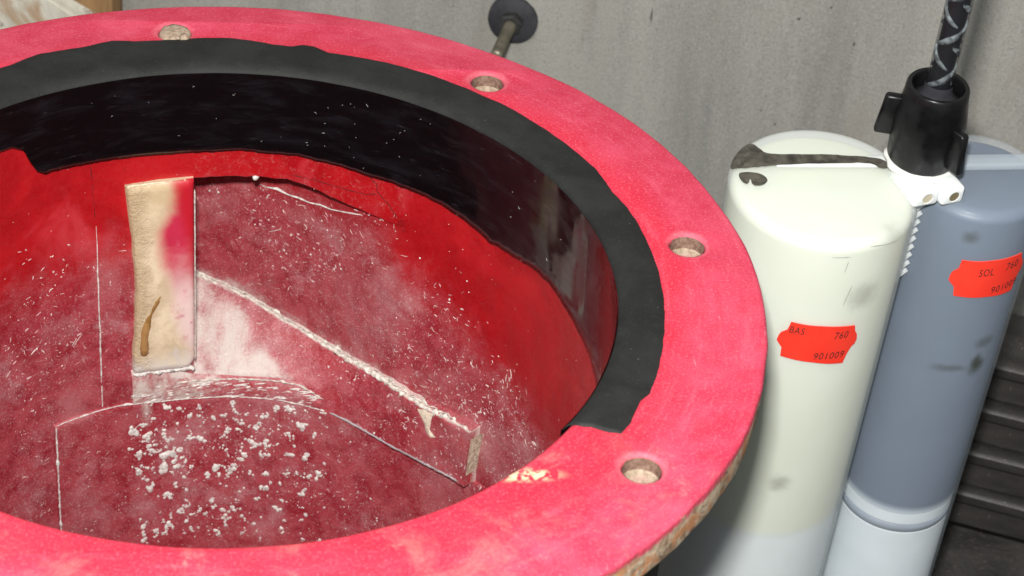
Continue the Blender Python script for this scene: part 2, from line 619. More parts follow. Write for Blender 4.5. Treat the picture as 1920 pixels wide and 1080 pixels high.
def LZ(t):
    """height of the ragged ledge"""
    return itp(LEDGE, t) + .0011 * fbm(t * .16, 31.0, 2.0) + .0005 * fbm(t * .7, 12.0, 5.0)


def rbot(t):
    return float(np.interp(t, [39, 60, 72, 96], [.1495, .1515, .1548, .1552]))


def build_flange():
    cu = bpy.data.curves.new('flange', 'CURVE')
    cu.dimensions = '2D'; cu.fill_mode = 'BOTH'
    bev = .0022
    cu.extrude = FT / 2 - bev; cu.bevel_depth = bev; cu.bevel_resolution = 2; cu.offset = -bev

    def loop(c, rf, n):
        s = cu.splines.new('POLY')
        s.points.add(n - 1)
        for i in range(n):
            a = 2 * PI * i / n
            r = rf(a)
            s.points[i].co = (c[0] + r * math.cos(a), c[1] + r * math.sin(a), 0, 1)
        s.use_cyclic_u = True
    loop((0, 0), lambda a: RO + .0007 * fbm(3 * math.cos(a), 3 * math.sin(a), 1) + .0003 * fbm(14 * math.cos(a), 14 * math.sin(a), 4), 360)
    loop((0, 0), lambda a: RI + .0003 * fbm(6 * math.cos(a), 6 * math.sin(a), 9), 300)
    for k, t in enumerate(HOLES):
        p = polar(t, RH, 0)
        loop((p.x, p.y), lambda a: HR * (1 + .03 * fbm(2 * math.cos(a), 2 * math.sin(a), k * 3.1)), 36)
    o = bpy.data.objects.new('tmp', cu)
    C.objects.link(o)
    dg = bpy.context.evaluated_depsgraph_get()
    me = bpy.data.meshes.new_from_object(o.evaluated_get(dg))
    bpy.data.objects.remove(o)
    me.name = 'flange'
    me.materials.clear()
    bm = bmesh.new(); bm.from_mesh(me)
    bmesh.ops.remove_doubles(bm, verts=bm.verts[:], dist=1e-6)
    for q in bm.verts:
        q.co.z -= FT / 2
    bm.to_mesh(me); bm.free()
    o = link('flange', me, [MF, ME], casing, smooth=True)
    o.location = (0, 0, -GZ)
    for p in me.polygons:
        r = math.hypot(p.center.x, p.center.y)
        p.material_index = 1 if (r > RO - .004 and p.normal.z < .6) or p.normal.z < -.5 else 0
    sharp(o, 40)
    return o


flange = build_flange()

# stepped walls of the bolt holes: an upper bore and a narrower one below
for k, t in enumerate(HOLES):
    p = polar(t, RH, 0)
    prof = [(HR * .985, -.0012), (HR * .965, -.0062), (HR * .955, -.0066)]
    v, f = lathe(prof, 28)
    v2, f2 = lathe([(HR * .955, -.0066), (HR * .84, -.0074), (HR * .80, -.0160)], 28)
    b = len(v)
    vv = v + v2; ff = f + [tuple(i + b for i in q) for q in f2]
    vv = [(x * (1 + .05 * fbm(x * 700, y * 700, z * 900 + k)), y * (1 + .05 * fbm(x * 700 + 5, y * 700, z * 900 + k)), z) for x, y, z in vv]
    o = obj('bolt_hole_wall', vv, ff, [MHOLE, MHOLE2], flange)
    o.location = (p.x, p.y, 0)
    for q in o.data.polygons:
        if q.index >= len(f):
            q.material_index = 1
    o.data.update()

# putty in the farthest hole, with a small run towards the rubber
p0 = polar(97.0, RH, 0)
v, f = [], []
for j, rr in enumerate((0, .35, .7, .93, 1.02)):
    for i in range(28):
        a = 2 * PI * i / 28
        r = HR * rr * (1 + .06 * fbm(2 * math.cos(a), 2 * math.sin(a), 3.3))
        z = (.0006, .0005, .0004, .0001, -.002)[j] + .00035 * fbm(r * 500 * math.cos(a), r * 500 * math.sin(a), 2)
        v.append((p0.x + r * math.cos(a), p0.y + r * math.sin(a), z))
for j in range(4):
    for i in range(28):
        f.append((j * 28 + i, j * 28 + (i + 1) % 28, j * 28 + 28 + (i + 1) % 28, j * 28 + 28 + i))
plug = obj('hole_putty', v, f, MPLUG, flange)
d = (polar(95.6, .1820, 0) - polar(96.2, .1855, 0))
pp = [polar(96.2, .1865, .0004).lerp(polar(95.7, .1812, .0010), i / 6) for i in range(7)]
v, f = tube(pp, lambda i: (.0012, .0016, .0017, .0018, .0022, .0023, .0010)[i], 8, .2, 3)
obj('putty_run', v, f, MPLUG, plug)


# flat matt rubber on the flange
def build_flatband():
    v, f = [], []
    T = list(np.arange(200, -33.6, -.5)) + [-33.9]
    end_in = [(-33.9, .1759), (-34.7, .1706), (-35.0, .1637), (-36.4, .1582), (-37.9, .157)]
    m = 9
    for t in T:
        # the inner part of the band reaches a little further round than the outer
        ro = itp(FLAT, t) + .0004 * fbm(t * .35, 5.0)
        row = []
        for j in range(m):
            u = j / (m - 1)
            r = .1569 + (ro - .1569) * u
            tt = t
            if t < -31:
                k = (-31 - t) / 2.9
                tt = t - k * float(np.interp(r, [.157, .1582, .1637, .1706, .1759], [4.0, 2.5, 1.1, .8, 0]))
            h = .0011 + .0002 * fbm(t * .2, r * 300)
            if j == m - 1: h = -.0004
            if j == m - 2: r -= .0005
            if j == 0: h = -.0016; r = .1558
            if j == 1: r = .1566; h = .0004
            row.append(polar(tt, r, h))
        v += row
    for i in range(len(T) - 1):
        for j in range(m - 1):
            f.append((i * m + j, i * m + j + 1, (i + 1) * m + j + 1, (i + 1) * m + j))
    b = len(v)
    for j in range(m):                      # close the cut end down to the flange
        q = v[(len(T) - 1) * m + j].copy(); q.z = -.0005; v.append(q + polar(-125, .0004, 0))
    for j in range(m - 1):
        i0 = (len(T) - 1) * m + j
        f.append((i0, i0 + 1, b + j + 1, b + j))
    return cpart('rubber_flange_band', v, f, MB)


build_flatband()


def build_gloss():
    v, f = [], []
    T = np.arange(200, -37.6, -.5)
    m = 14
    for t in T:
        zb = itp(GLOSS, t) + .0005 * fbm(t * .5, 8.0) + .0003 * fbm(t * 1.7, 3.0)
        zt = -.0012
        for j in range(m):
            u = j / (m - 2) if j < m - 1 else 1.0
            z = zt + (zb - zt) * u
            th = .0016 + .0004 * fbm(t * .06, z * 40, 7)
            r = RI - th
            if j == m - 2: r = RI - .0010
            if j == m - 1: r = RI + .0004; z -= .0003
            v.append(polar(t, r, z))
    for i in range(len(T) - 1):
        for j in range(m - 1):
            f.append((i * m + j, i * m + j + 1, (i + 1) * m + j + 1, (i + 1) * m + j))
    return cpart('rubber_bore_lining', v, f, MG)


build_gloss()


def set_attr(o, name, vals):
    a = o.data.attributes.new(name, 'FLOAT', 'POINT')
    a.data.foreach_set('value', [float(x) for x in vals])


def sst(x, a, b):
    if a == b: return float(x > a)
    t = min(1, max(0, (x - a) / (b - a)))
    return t * t * (3 - 2 * t)


def dust_at(t, z):
    """chalky dust settles low down and inside the volute"""
    b = float(np.interp(t, [-60, 0, 20, 40, 58, 64, 95.3, 95.4, 112, 125, 140, 200], [-.13, -.135, -.125, -.115, -.085, -.07, -.062, -.085, -.09, -.10, -.10, -.10]))
    return sst(-z, -b - .040, -b + .050)


# inner wall, lip, volute and outside shell
def build_wall():
    T = list(np.arange(-180, 58, 1.0)) + list(np.arange(58, 95.3, .5)) + [95.3, 95.4] + list(np.arange(96, 180.5, 1.0))
    v, f, du, ch = [], [], [], []
    n_up, n_dn = 12, 84
    m = n_up + 3 + n_dn
    zb = -.315
    for t in T:
        de = delta(t)
        zl = itp(LIP, t) if 58 <= t <= 107 else (-.0697 if t < 58 else -.058)
        if de > 0: zl += .0006 * fbm(t * .3, 2.2)
        rows = []
        for j in range(n_up):
            rows.append((RI, -.004 + (zl + .004) * j / (n_up - 1)))
        rows.append((RI + min(.001, de), zl - .0008))
        rows.append((RI + de * .5, zl - .0009))
        rows.append((RI + de, zl - .0010))
        for j in range(n_dn):
            u = (j + 1) / n_dn
            rows.append((RI + de, zl - .001 + (zb - zl + .001) * u))
        for r, z in rows:
            r += .0005 * fbm(t * .05, z * 18, 1.5) + .00025 * fbm(t * .4, z * 120, 4)
            v.append(polar(t, r, z)); du.append(dust_at(t, z))
            c = 0
            if de > 0 and z > -.085: c = .35 * sst(z, -.085, -.062)
            if 42 < t < 95.35:
                up = z - LZ(t)
                if up > -.004: c = max(c, (.75 if t > 70 else .55) * (1 - sst(up, .001, .012)) * (.75 + .5 * fbm(t * .3, z * 60, 2)))
            ch.append(c)
    for i in range(len(T) - 1):
        for j in range(m - 1):
            f.append((i * m + j, (i + 1) * m + j, (i + 1) * m + j + 1, i * m + j + 1))
    b = len(v)
    o = cpart('inner_wall', v, f, MR, fix=False)
    set_attr(o, 'dust', du); set_attr(o, 'chalk', ch)
    sharp(o, 45)
    # outside of the body under the flange, and its bottom; the shade there is put into its dark colour
    prof = [(.168, -FT + .001), (.171, -.05), (.171, -.25), (.168, -.33), (.16, GZ + .001), (.0, GZ + .001)]
    v, f = lathe(prof, 120)
    w = []
    for x, y, z in v:
        a = math.degrees(math.atan2(y, x)); r = math.hypot(x, y)
        g = .041 * sst(a, 50, 92) * (1 - sst(a, 97, 112)) if r > .1 else 0
        w.append((x * (r + g) / r if r > .1 else x, y * (r + g) / r if r > .1 else y, z))
    cpart('outer_shell', w, f, plain('outer_shell_shade', (.05, .035, .035), .8, .3, 30, bump=.3))
    v, f = lathe([(.0, -.314), (.16, -.314)], 64)
    o = cpart('bottom_plate', v, f, MR)
    set_attr(o, 'dust', [1] * len(v)); set_attr(o, 'chalk', [0] * len(v))


build_wall()


# lower liner sheet, 2 mm proud, its upper edge is the pale arc
def build_lower():
    v, f, du, ch = [], [], [], []
    T = np.arange(121.3, 34.9, -.4)
    m = 48
    for t in T:
        za = itp(ARC, t) + .0004 * fbm(t * .3, 1.0)
        pr = .0018 * min(1, (t - 34.7) / 8 + .03)
        for j in range(m):
            if j == 0: r, z = RI + .0005, za + .0004
            elif j == 1: r, z = RI - pr * .7, za
            else:
                z = za - .0006 + (-.313 - za) * (j - 2) / (m - 3); r = RI - pr
            r += .0003 * fbm(t * .08, z * 30, 6)
            v.append(polar(t, r, z)); du.append(.95 + .18 * fbm(t * .05, z * 18, 2.0))
            s = 0
            # the milky run under the tongue plate
            s = max(0, 1 - abs(t - 104.2 - 14 * (z + .186)) / 3.0) * sst(z, -.225, -.188) * .75
            s = max(s, sst(t, 68, 80) * (1 - sst(t, 104, 108)) * (.10 + .55 * max(0, fbm(t * .45, z * 160, 11))))
            s = max(s, .28 * sst(t, 112, 121) * sst(-z, .21, .26))
            ch.append(s)
    for i in range(len(T) - 1):
        for j in range(m - 1):
            f.append((i * m + j, i * m + j + 1, (i + 1) * m + j + 1, (i + 1) * m + j))
    b = len(v)
    for j in range(m):                      # left end turned into the wall
        q = v[j]; a = math.degrees(math.atan2(q.y, q.x))
        v.append(polar(a + .15, RI + .0008, q.z)); du.append(.6); ch.append(.4)
    for j in range(m - 1):
        f.append((j, b + j, b + j + 1, j + 1))
    o = cpart('lower_liner', v, f, MR)
    set_attr(o, 'dust', du); set_attr(o, 'chalk', ch)
    sharp(o, 50)
    return o


lower = build_lower()


# spiral guide vane between the arc and the ledge
def vane_pt(t, s):
    """s 0 bottom, .3 break line, 1 ledge edge"""
    za = itp(ARC, t); zm = itp(MID, t); zl = LZ(t)
    rb = rbot(t); rt = rtop(t) + .0009 * fbm(t * .2, 3.0, 8.0)
    rm = rb * .82 + rt * .18
    zm = min(max(zm, za + .002), zl - .002)
    if s < .3:
        u = s / .3; return rb + (rm - rb) * u, za + (zm - za) * u
    u = (s - .3) / .7
    return rm + (rt - rm) * u, zm + (zl - zm) * u


def build_vane():
    v, f, du, ch = [], [], [], []
    T = np.arange(95.3, 39.7, -.5)
    SS = [0, .08, .16, .24, .3, .36, .45, .55, .65, .75, .85, .93, .98]
    m = len(SS) + 3
    for t in T:
        for s in SS:
            r, z = vane_pt(t, s)
            k = .0006 * fbm(t * .25, s * 5, 3) + .0003 * fbm(t * 1.2, s * 14, 9)
            v.append(polar(t, r + k, z))
            du.append(.85 + .25 * fbm(t * .09, s * 3, 8))
            tl = 91 - (-.143 - z) / .037 * 17
            c = .98 * sst(t, tl - 3, tl + 7) + .12 * sst(t, 60, 90)
            c *= .8 + .4 * fbm(t * .2, s * 4, 6)
            c = max(c, .30 * sst(s, .9, 1.0))
            ch.append(c)
        zl = LZ(t); rt = rtop(t)
        for r, z, c in ((rt + .0006, zl + .0004, .75), (rt + .0024, zl + .0008, .8 if t > 52 else .35), (.157 + delta(t) + .0008, zl + .0014, .75 if t > 52 else .3)):
            v.append(polar(t, r + .0004 * fbm(t, r * 900), z + .0004 * fbm(t * 1.1, r * 500))); du.append(1); ch.append(c)
    for i in range(len(T) - 1):
        for j in range(m - 1):
            f.append((i * m + j, i * m + j + 1, (i + 1) * m + j + 1, (i + 1) * m + j))
    b = len(v)
    i0 = (len(T) - 1) * m
    for j in range(m):
        q = v[i0 + j]; a = math.degrees(math.atan2(q.y, q.x))
        v.append(polar(a - .2, .1578, q.z)); du.append(.3); ch.append(1)
    for j in range(m - 1):
        f.append((i0 + j, i0 + j + 1, b + j + 1, b + j))
    o = cpart('guide_vane', v, f, MR)
    set_attr(o, 'dust', du); set_attr(o, 'chalk', ch)
    sharp(o, 50)
    return o


vane = build_vane()
# bare end of the vane
pe = []
v, f = [], []
for z in np.linspace(-.1870, -.1635, 9):
    for r in (.1492, .1515, .154, .1572):
        k = .0006 * fbm(z * 400, r * 600)
        sl = (z + .1870) / .0235
        v.append(polar(39.45 + .2 * k * 1000 * .3 - .5 * sl, r + k * .5, z))
for i in range(8):
    for j in range(3):
        f.append((i * 4 + j, i * 4 + j + 1, i * 4 + 5 + j, i * 4 + 4 + j))
obj('bare_end', v, f, mat_crust('bare_fibre_end', (.30, .24, .17), (.62, .54, .42)), vane)
# cream peeled patch near the end of the vane
v, f = [], []
pk = [(52.3, -.1655), (50.8, -.1640), (48.6, -.1637), (48.9, -.168), (49.1, -.174), (47.6, -.1765), (48.9, -.1785), (49.9, -.1765), (50.6, -.1715)]


def vane_surf(t, z, off):
    best = None
    for s in np.linspace(0, 1, 60):
        r, zz = vane_pt(t, s)
        if best is None or abs(zz - z) < best[0]: best = (abs(zz - z), r)
    return polar(t, best[1] - off, z)


cx = sum(a for a, b in pk) / len(pk); cz = sum(b for a, b in pk) / len(pk)
v = [vane_surf(cx, cz, .0011)] + [vane_surf(cx + (a - cx) * .6, cz + (b - cz) * .6, .0010) for a, b in pk] + [vane_surf(a, b, .0002) for a, b in pk]
k = len(pk)
for i in range(k):
    i2 = (i + 1) % k
    f.append((0, 1 + i, 1 + i2)); f.append((1 + i, 1 + k + i, 1 + k + i2, 1 + i2))
obj('peeled_patch', v, f, mat_crust('cream_peel', (.52, .44, .36), (.72, .62, .48)), vane)


# crusty beads: ledge edge, arc, seams, lip spots
def bead(name, pts, rad, parent, mat=MC, n=6, jit=.7, seed=0):
    v, f = tube(pts, rad, n, jit, seed)
    return obj(name, v, f, mat, parent)


pts = [polar(t, rtop(t) + .0012 + .0006 * fbm(t * .9, 3), LZ(t) + .0003 + .0007 * fbm(t * .6, 1)) for t in np.arange(95, 39.5, -.35)]
bead('ledge_crust', pts, lambda i: .0003 + .0012 * abs(fbm(i * .23, 2)) ** .8 + (.0006 if 60 < i < 140 else 0), vane, MC, 8, 1.3)
pts = [polar(t, rtop(t) + .0026 + .001 * fbm(t * .7, 7), LZ(t) + .0012 + .0006 * fbm(t * .8, 5)) for t in np.arange(94.5, 44, -.4)]
bead('ledge_crust', pts, lambda i: .0003 + .0014 * max(0, fbm(i * .21, 12)), vane, MC, 7, 1.3)
pts = [polar(t, .1552 - .0010 * sst(t, 70, 73) * (1 - sst(t, 106, 108)), itp(ARC, t) + .0002 + .0003 * fbm(t, 1)) for t in np.arange(121, 70, -.5)]
bead('arc_seam_bead', pts, lambda i: .00022 + .0007 * max(0, fbm(i * .21, 4)), lower, MC2, 6, .6)
pts = [polar(t, rbot(t) + .0002, itp(ARC, t) + .0008 + .0003 * fbm(t, 1)) for t in np.arange(70.5, 41, -.5)]
bead('arc_seam_bead', pts, lambda i: .0006 + .0004 * abs(fbm(i * .21, 4)), lower, plain('grey_sealant', (.30, .27, .28), .7, .3, 200), 6, .4)
pts = [polar(121.15, RI - .0018, z) + Vector((.0002 * fbm(z * 300, 1), 0, 0)) for z in np.arange(-.188, -.262, -.0012)]
bead('liner_seam_bead', pts, lambda i: .00035 + .0010 * max(0, fbm(i * .3, 6)), lower, MC2, 6, .8)
seam = cpart('wall_seam_bead', *tube([polar(112.0 + .12 * fbm(z * 60, 2), RI - .0002, z) for z in np.arange(-.078, -.186, -.0014)], lambda i: .00012 + .00035 * min(1, i / 25) * (.5 + 1.6 * max(0, fbm(i * .3, 6))), 6, .6), MC2)
pts = [polar(t, .157 + delta(t) - .0003, z) for t, z in [(85.5, -.0822), (83.9, -.0827), (82.3, -.0816), (80.6, -.0826), (78.8, -.0820), (77.0, -.0822), (75.1, -.0808), (73.2, -.0805), (71.3, -.0790), (69.2, -.0770), (67.1, -.0749)]]
cpart('volute_crust', *tube(pts, lambda i: .0003 + .0010 * max(0, fbm(i * .7, 2)), 6, 1.0), MC2)
pts = [polar(84.9, RI + .0006, -.0568 + k) for k in (.0006, -.0006, -.002, -.003)]
cpart('lip_drip', *tube(pts, lambda i: (.0016, .0017, .0012, .0005)[i], 8, .3), MC2)
# fine cracks in the red lip
MCK = plain('crack_dark', (.10, .006, .008), .8, .3, 200)
for pl in ([(106.9, -.048), (106.7, -.052), (106.9, -.0575)], [(65.3, -.0475), (64.0, -.0505), (63.6, -.055), (61.5, -.060), (59.6, -.0665)], [(80.5, -.054), (75, -.0555), (69, -.0575), (65.5, -.0575), (63.6, -.055)], [(112.6, -.044), (112.4, -.058), (112.1, -.078)]):
    pp = []
    for (a, b), (c, d) in zip(pl[:-1], pl[1:]):
        for i in range(6):
            u = i / 6
            pp.append(polar(a + (c - a) * u + .15 * fbm(a + u * 3, b * 300), RI - .00005, b + (d - b) * u + .0003 * fbm(u * 4, a)))
    cpart('coat_crack', *tube(pp, .00018, 5, .9), MCK)


# tongue plate: the flat worn pad left of the volute mouth
def build_tongue():
    def corner(u, v_):
        # outline with rounded bottom corners and a wavering left edge
        t0 = float(np.interp(v_, [0, .2, .45, .7, 1], [106.3, 106.1, 105.5, 106.0, 107.0])) + .25 * fbm(v_ * 6, 1.0)
        t1 = 95.35
        if v_ < .06:
            t1 += (1 - math.sqrt(max(0, 1 - ((.06 - v_) / .06) ** 2))) * 2.2
        return t0 + (t1 - t0) * u
    nu, nv = 22, 60
    v, f, au, av, asp = [], [], [], [], []
    for j in range(nv + 1):
        vv = j / nv
        z = -.1665 + (.1665 - .0582) * vv
        sp = float(np.interp(vv, [0, .06, .2, .42, .62, .76, .86, 1.0], [.98, .92, .70, .55, .40, .36, .58, .62]))
        for i in range(nu + 1):
            uu = i / nu
            t = corner(uu, vv)
            # flat face: chord between the two edges
            th = .0042
            ap = (RI - th) * math.cos(math.radians(5.6)) / math.cos(math.radians(t - 100.9)) * .6 + (RI - th) * .4
            e = min(uu, 1 - uu) * .030; e2 = min(vv, 1 - vv) * .108
            edge = min(e, e2)
            r = ap + .0012 * (1 - sst(edge, 0, .0016)) + .0003 * fbm(uu * 3, vv * 8, 2)
            z2 = z
            if vv > .97: z2 = z - .0006 * uu + .0016 * uu
            v.append(polar(t, r, z2)); au.append(uu); av.append(vv); asp.append(sp)
    w = nu + 1
    for j in range(nv):
        for i in range(nu):
            f.append((j * w + i, j * w + i + 1, (j + 1) * w + i + 1, (j + 1) * w + i))
    b = len(v)
    ring = [i for i in range(w)] + [j * w + nu for j in range(1, nv + 1)] + [nv * w + i for i in range(nu - 1, -1, -1)] + [j * w for j in range(nv - 1, 0, -1)]
    for i in ring:
        q = v[i]; a = math.atan2(q.y, q.x)
        v.append(Vector((.1605 * math.cos(a), .1605 * math.sin(a), q.z))); au.append(.06); av.append(.1); asp.append(.9)
    k = len(ring)
    for i in range(k):
        f.append((ring[i], ring[(i + 1) % k], b + (i + 1) % k, b + i))
    o = cpart('tongue_plate', v, f, MT)
    set_attr(o, 'u', au); set_attr(o, 'v', av); set_attr(o, 'split', asp)
    sharp(o, 55)
    return o


tongue = build_tongue()
# brown run of resin on it
run = [(101.0, -.1180), (101.5, -.1215), (102.0, -.1245), (102.6, -.1280), (103.1, -.1310), (103.5, -.1340), (103.9, -.1380), (104.2, -.1420), (104.35, -.1465), (104.45, -.1510), (104.4, -.1545), (104.35, -.1560)]
v, f = tube([polar(t, .1533, z) for t, z in run], lambda i: (.0006, .0012, .0014, .0013, .0010, .0015, .0021, .0023, .0022, .0024, .0025, .0017)[i], 10, .25, 2)
mrun = NT('brown_resin')
mrun.P(Base_Color=mrun.mix(mrun.rng(mrun.noise(160, 4), .35, .65), (.24, .125, .035), (.36, .20, .075)), Roughness=.25, Specular_IOR_Level=.5)
obj('resin_run', v, f, mrun.m, tongue)
# thin pale seam all round the pad and crust along its foot and head
edge_pts = [polar(95.2, .1532, z) for z in np.arange(-.062, -.164, -.002)]
bead('plate_edge_bead', edge_pts, lambda i: .00030 + .0002 * abs(fbm(i * .4, 1)), tongue, MC, 6, .4)
bead('plate_head_crust', [polar(t, .1545, -.0580 + .0004 * fbm(t, 1)) for t in np.arange(106.8, 96, -.4)], lambda i: .0006 + .0007 * abs(fbm(i * .5, 1)), tongue, mat_crust('cream_crust', (.52, .42, .28), (.76, .68, .50)), 6, .6)
bead('plate_foot_crust', [polar(t, .1552, -.1680 + .0012 * fbm(t * .7, 1)) for t in np.arange(106.4, 95, -.35)], lambda i: .0012 + .0012 * abs(fbm(i * .4, 2)), tongue, MC2, 7, .8)


# chalky apron under the pad, down to the arc
def build_apron():
    v, f, du, ch = [], [], [], []
    T = np.arange(106.6, 72, -.5)
    m = 8
    for t in T:
        za = itp(ARC, t) + .0002
        zt = float(np.interp(t, [72, 76, 80, 87, 95, 100, 103, 106.6], [-.1835, -.1757, -.1747, -.1751, -.1735, -.168, -.1665, -.1660]))
        for j in range(m):
            u = j / (m - 1)
            z = za + (zt - za) * u
            r = .1551 + .0012 * u - .0010 * math.sin(PI * u) + .0006 * fbm(t * .8, u * 9, 4) + .0003 * fbm(t * 3, u * 20)
            if j == m - 1: r = .1578
            v.append(polar(t, r - .0008, z)); du.append(.8)
            ch.append((.45 + .5 * sst(t, 84, 100)) * (.6 + .7 * abs(fbm(t * .3, u * 7 + t * .2, 3))))
    for i in range(len(T) - 1):
        for j in range(m - 1):
            f.append((i * m + j, i * m + j + 1, (i + 1) * m + j + 1, (i + 1) * m + j))
    o = cpart('chalky_apron', v, f, MR)
    set_attr(o, 'dust', du); set_attr(o, 'chalk', ch)


build_apron()
bead('apron_crust', [polar(t, .1546 + .0004 * fbm(t, 6), float(np.interp(t, [72, 76, 80, 87, 95, 100, 106.6], [-.1815, -.1757, -.1747, -.1751, -.1757, -.1765, -.1835])) + .0004 * fbm(t * .7, 1)) for t in np.arange(106.4, 71.6, -.4)], lambda i: .0003 + .0011 * max(0, fbm(i * .33, 2)), lower, MC, 6, 1.2)


# ---- flecks and splashes of chalk on the inside
def surf(t, z):
    """radius of the inner surface at theta, z"""
    za = itp(ARC, t) if 35 < t < 121.3 else -9
    if z < za: return RI - .0017
    if 39.7 < t < 95.3 and z < LZ(t):
        best = (9, RI)
        for s in (0, .1, .2, .3, .4, .5, .6, .7, .8, .9, 1):
            r, zz = vane_pt(t, s)
            if abs(zz - z) < best[0]: best = (abs(zz - z), r)
        return best[1]
    if 95.4 < t < 106.6 and -.1665 < z < -.058: return None
    if 58 < t < 95.3 and z < itp(LIP, t) - .002: return RI + delta(t)
    return RI


class Acc:
    def __init__(s): s.v = []; s.f = []

    def ridge(s, pts, w, h, nrm):
        b = len(s.v)
        k = len(pts)
        for i, p in enumerate(pts):
            d = (pts[min(i + 1, k - 1)] - pts[max(i - 1, 0)]).normalized()
            side = d.cross(nrm).normalized()
            ww = w * (.35 if i in (0, k - 1) else 1)
            s.v += [p - side * ww - nrm * .0002, p + nrm * h * (.4 if i in (0, k - 1) else 1), p + side * ww - nrm * .0002]
        for i in range(k - 1):
            a = b + 3 * i
            s.f += [(a, a + 1, a + 4, a + 3), (a + 1, a + 2, a + 5, a + 4)]

    def blob(s, c, nrm, rx, rz, h, seed, n=9, rings=3):
        b = len(s.v)
        ex = Vector((0, 0, 1)).cross(nrm).normalized(); ez = nrm.cross(ex).normalized()
        s.v.append(c + nrm * h)
        for j in range(1, rings + 1):
            u = j / rings
            for i in range(n):
                a = 2 * PI * i / n + j * .3
                k = 1 + .62 * fbm(math.cos(a) * 1.3 + seed, math.sin(a) * 1.3, seed * 1.7)
                hh = h * (1 - u * u) * (1 + .35 * fbm(i * 1.1, j * 2.0, seed)) - (.0004 if j == rings else 0)
                s.v.append(c + ex * rx * u * k * math.cos(a) + ez * rz * u * k * math.sin(a) + nrm * hh)
        for i in range(n):
            s.f.append((b, b + 1 + i, b + 1 + (i + 1) % n))
        for j in range(rings - 1):
            for i in range(n):
                p = b + 1 + j * n; i2 = (i + 1) % n
                s.f.append((p + i, p + n + i, p + n + i2, p + i2))

    def make(s, name, mat, parent=None):
        o = cpart(name, s.v, s.f, mat, parent)
        o['kind'] = 'stuff'
        return o


def flecks(count, tr, zr, dens, lw, acc, tilt=None):
    made = 0; tries = 0
    while made < count and tries < count * 30:
        tries += 1
        t = random.uniform(*tr); z = random.uniform(*zr)
        if random.random() > dens(t, z): continue
        r = surf(t, z)
        if r is None: continue
        L = random.choice((.0006, .0009, .0013, .0018, .0026)) * lw * random.uniform(.6, 1.4)
        a = random.uniform(0, PI) if tilt is None else random.gauss(*tilt)
        curl = random.gauss(0, 1.0)
        nrm = -polar(t, 1, 0)
        ok = True; pts = []
        tt, zz, an = t, z, a
        k = random.choice((3, 3, 4, 5))
        for i in range(k):
            rr = surf(tt, zz)
            if rr is None or abs(rr - r) > .003: ok = False; break
            pts.append(polar(tt, rr, zz))
            tt += math.degrees(math.cos(an) * L / (k - 1) / r); zz += math.sin(an) * L / (k - 1); an += curl / (k - 1) * random.uniform(.4, 1.6)
        if not ok: continue
        acc.ridge(pts, random.uniform(.00006, .00017) * (1 + .8 * (random.random() < .1)), random.uniform(.00008, .0002), nrm)
        made += 1


def dens_gen(t, z):
    d = dust_at(t, z)
    return d * (.35 + .9 * max(0, fbm(t * .07, z * 25, 5) + .35))


def dens_patch(t, z):
    return dust_at(t, z) * max(0, .25 + 1.6 * fbm(t * .13, z * 45, 9))


A = Acc()
flecks(1700, (10, 130), (-.275, -.06), dens_gen, 1.0, A)
flecks(240, (60, 95), (-.15, -.065), lambda t, z: .9, 1.0, A)
A.make('dusty_flecks', mat_crust('dusty_pink_flecks', (.42, .20, .22), (.66, .46, .45)))
A = Acc()
flecks(520, (12, 128), (-.27, -.06), dens_patch, 1.3, A)
flecks(260, (12, 45), (-.19, -.12), lambda t, z: .8, 1.3, A, (2.0, .45))
flecks(22, (40, 125), (-.24, -.09), dens_gen, 4.5, A, (2.5, .4))
flecks(35, (0, 128), (-.13, -.05), lambda t, z: 1 if z < itp(GLOSS, t) - .004 else 0, .45, A)
A.make('chalk_flecks', mat_crust('pale_flecks', (.55, .45, .42), (.80, .72, .66)))

def smear(t, z, L, w, a, acc):
    r = surf(t, z)
    if r is None: return
    pts = []; cu = random.gauss(0, .7)
    for i in range(4):
        rr = surf(t, z)
        if rr is None or abs(rr - r) > .002: return
        pts.append(polar(t, rr, z)); t += math.degrees(math.cos(a) * L / 3 / r); z += math.sin(a) * L / 3; a += cu / 3
    acc.ridge(pts, w, .00012, -polar(t, 1, 0))


A = Acc()
for _ in range(1500):
    t = random.uniform(8, 128); z = random.uniform(-.275, -.07)
    if random.random() > dust_at(t, z) * max(.05, .3 + 1.5 * fbm(t * .1, z * 35, 21)): continue
    smear(t, z, random.uniform(.0008, .0026), random.uniform(.0002, .0006), random.uniform(0, PI), A)
for _ in range(420):
    t = random.uniform(12, 60); z = random.uniform(-.20, -.125)
    if random.random() < dust_at(t, z): smear(t, z, random.uniform(.0008, .003), random.uniform(.00015, .0005), random.gauss(2.0, .6), A)
A.make('chalk_smears', mat_crust('pale_pink_smear', (.44, .24, .25), (.68, .52, .50)))
A = Acc()
for _ in range(130):
    t = random.uniform(73, 106.3); za = itp(ARC, t)
    z = za + random.uniform(.0008, .010)
    L = random.uniform(.5, 3.2); pts = []
    for i in range(5):
        tt = t + L * (i / 4 - .5)
        pts.append(polar(tt, .1541 + .0003 * fbm(tt, z * 300), z + .0006 * fbm(tt * .8, z * 500) - .0004 * (tt - t)))
    A.ridge(pts, random.uniform(.00012, .0004), .0003, -polar(t, 1, 0))
A.make('apron_streaks', MC2)

B = Acc()
k = 0


def splash(t, z, rx, asp, h=None):
    global k
    r = surf(t, z)
    if r is None: return
    k += 1
    n = -polar(t, 1, 0)
    B.blob(polar(t, r, z), n, rx, rx * asp, h or rx * random.uniform(.16, .34), k * 1.37, 10 if rx > .0012 else 7, 3 if rx > .0008 else 2)


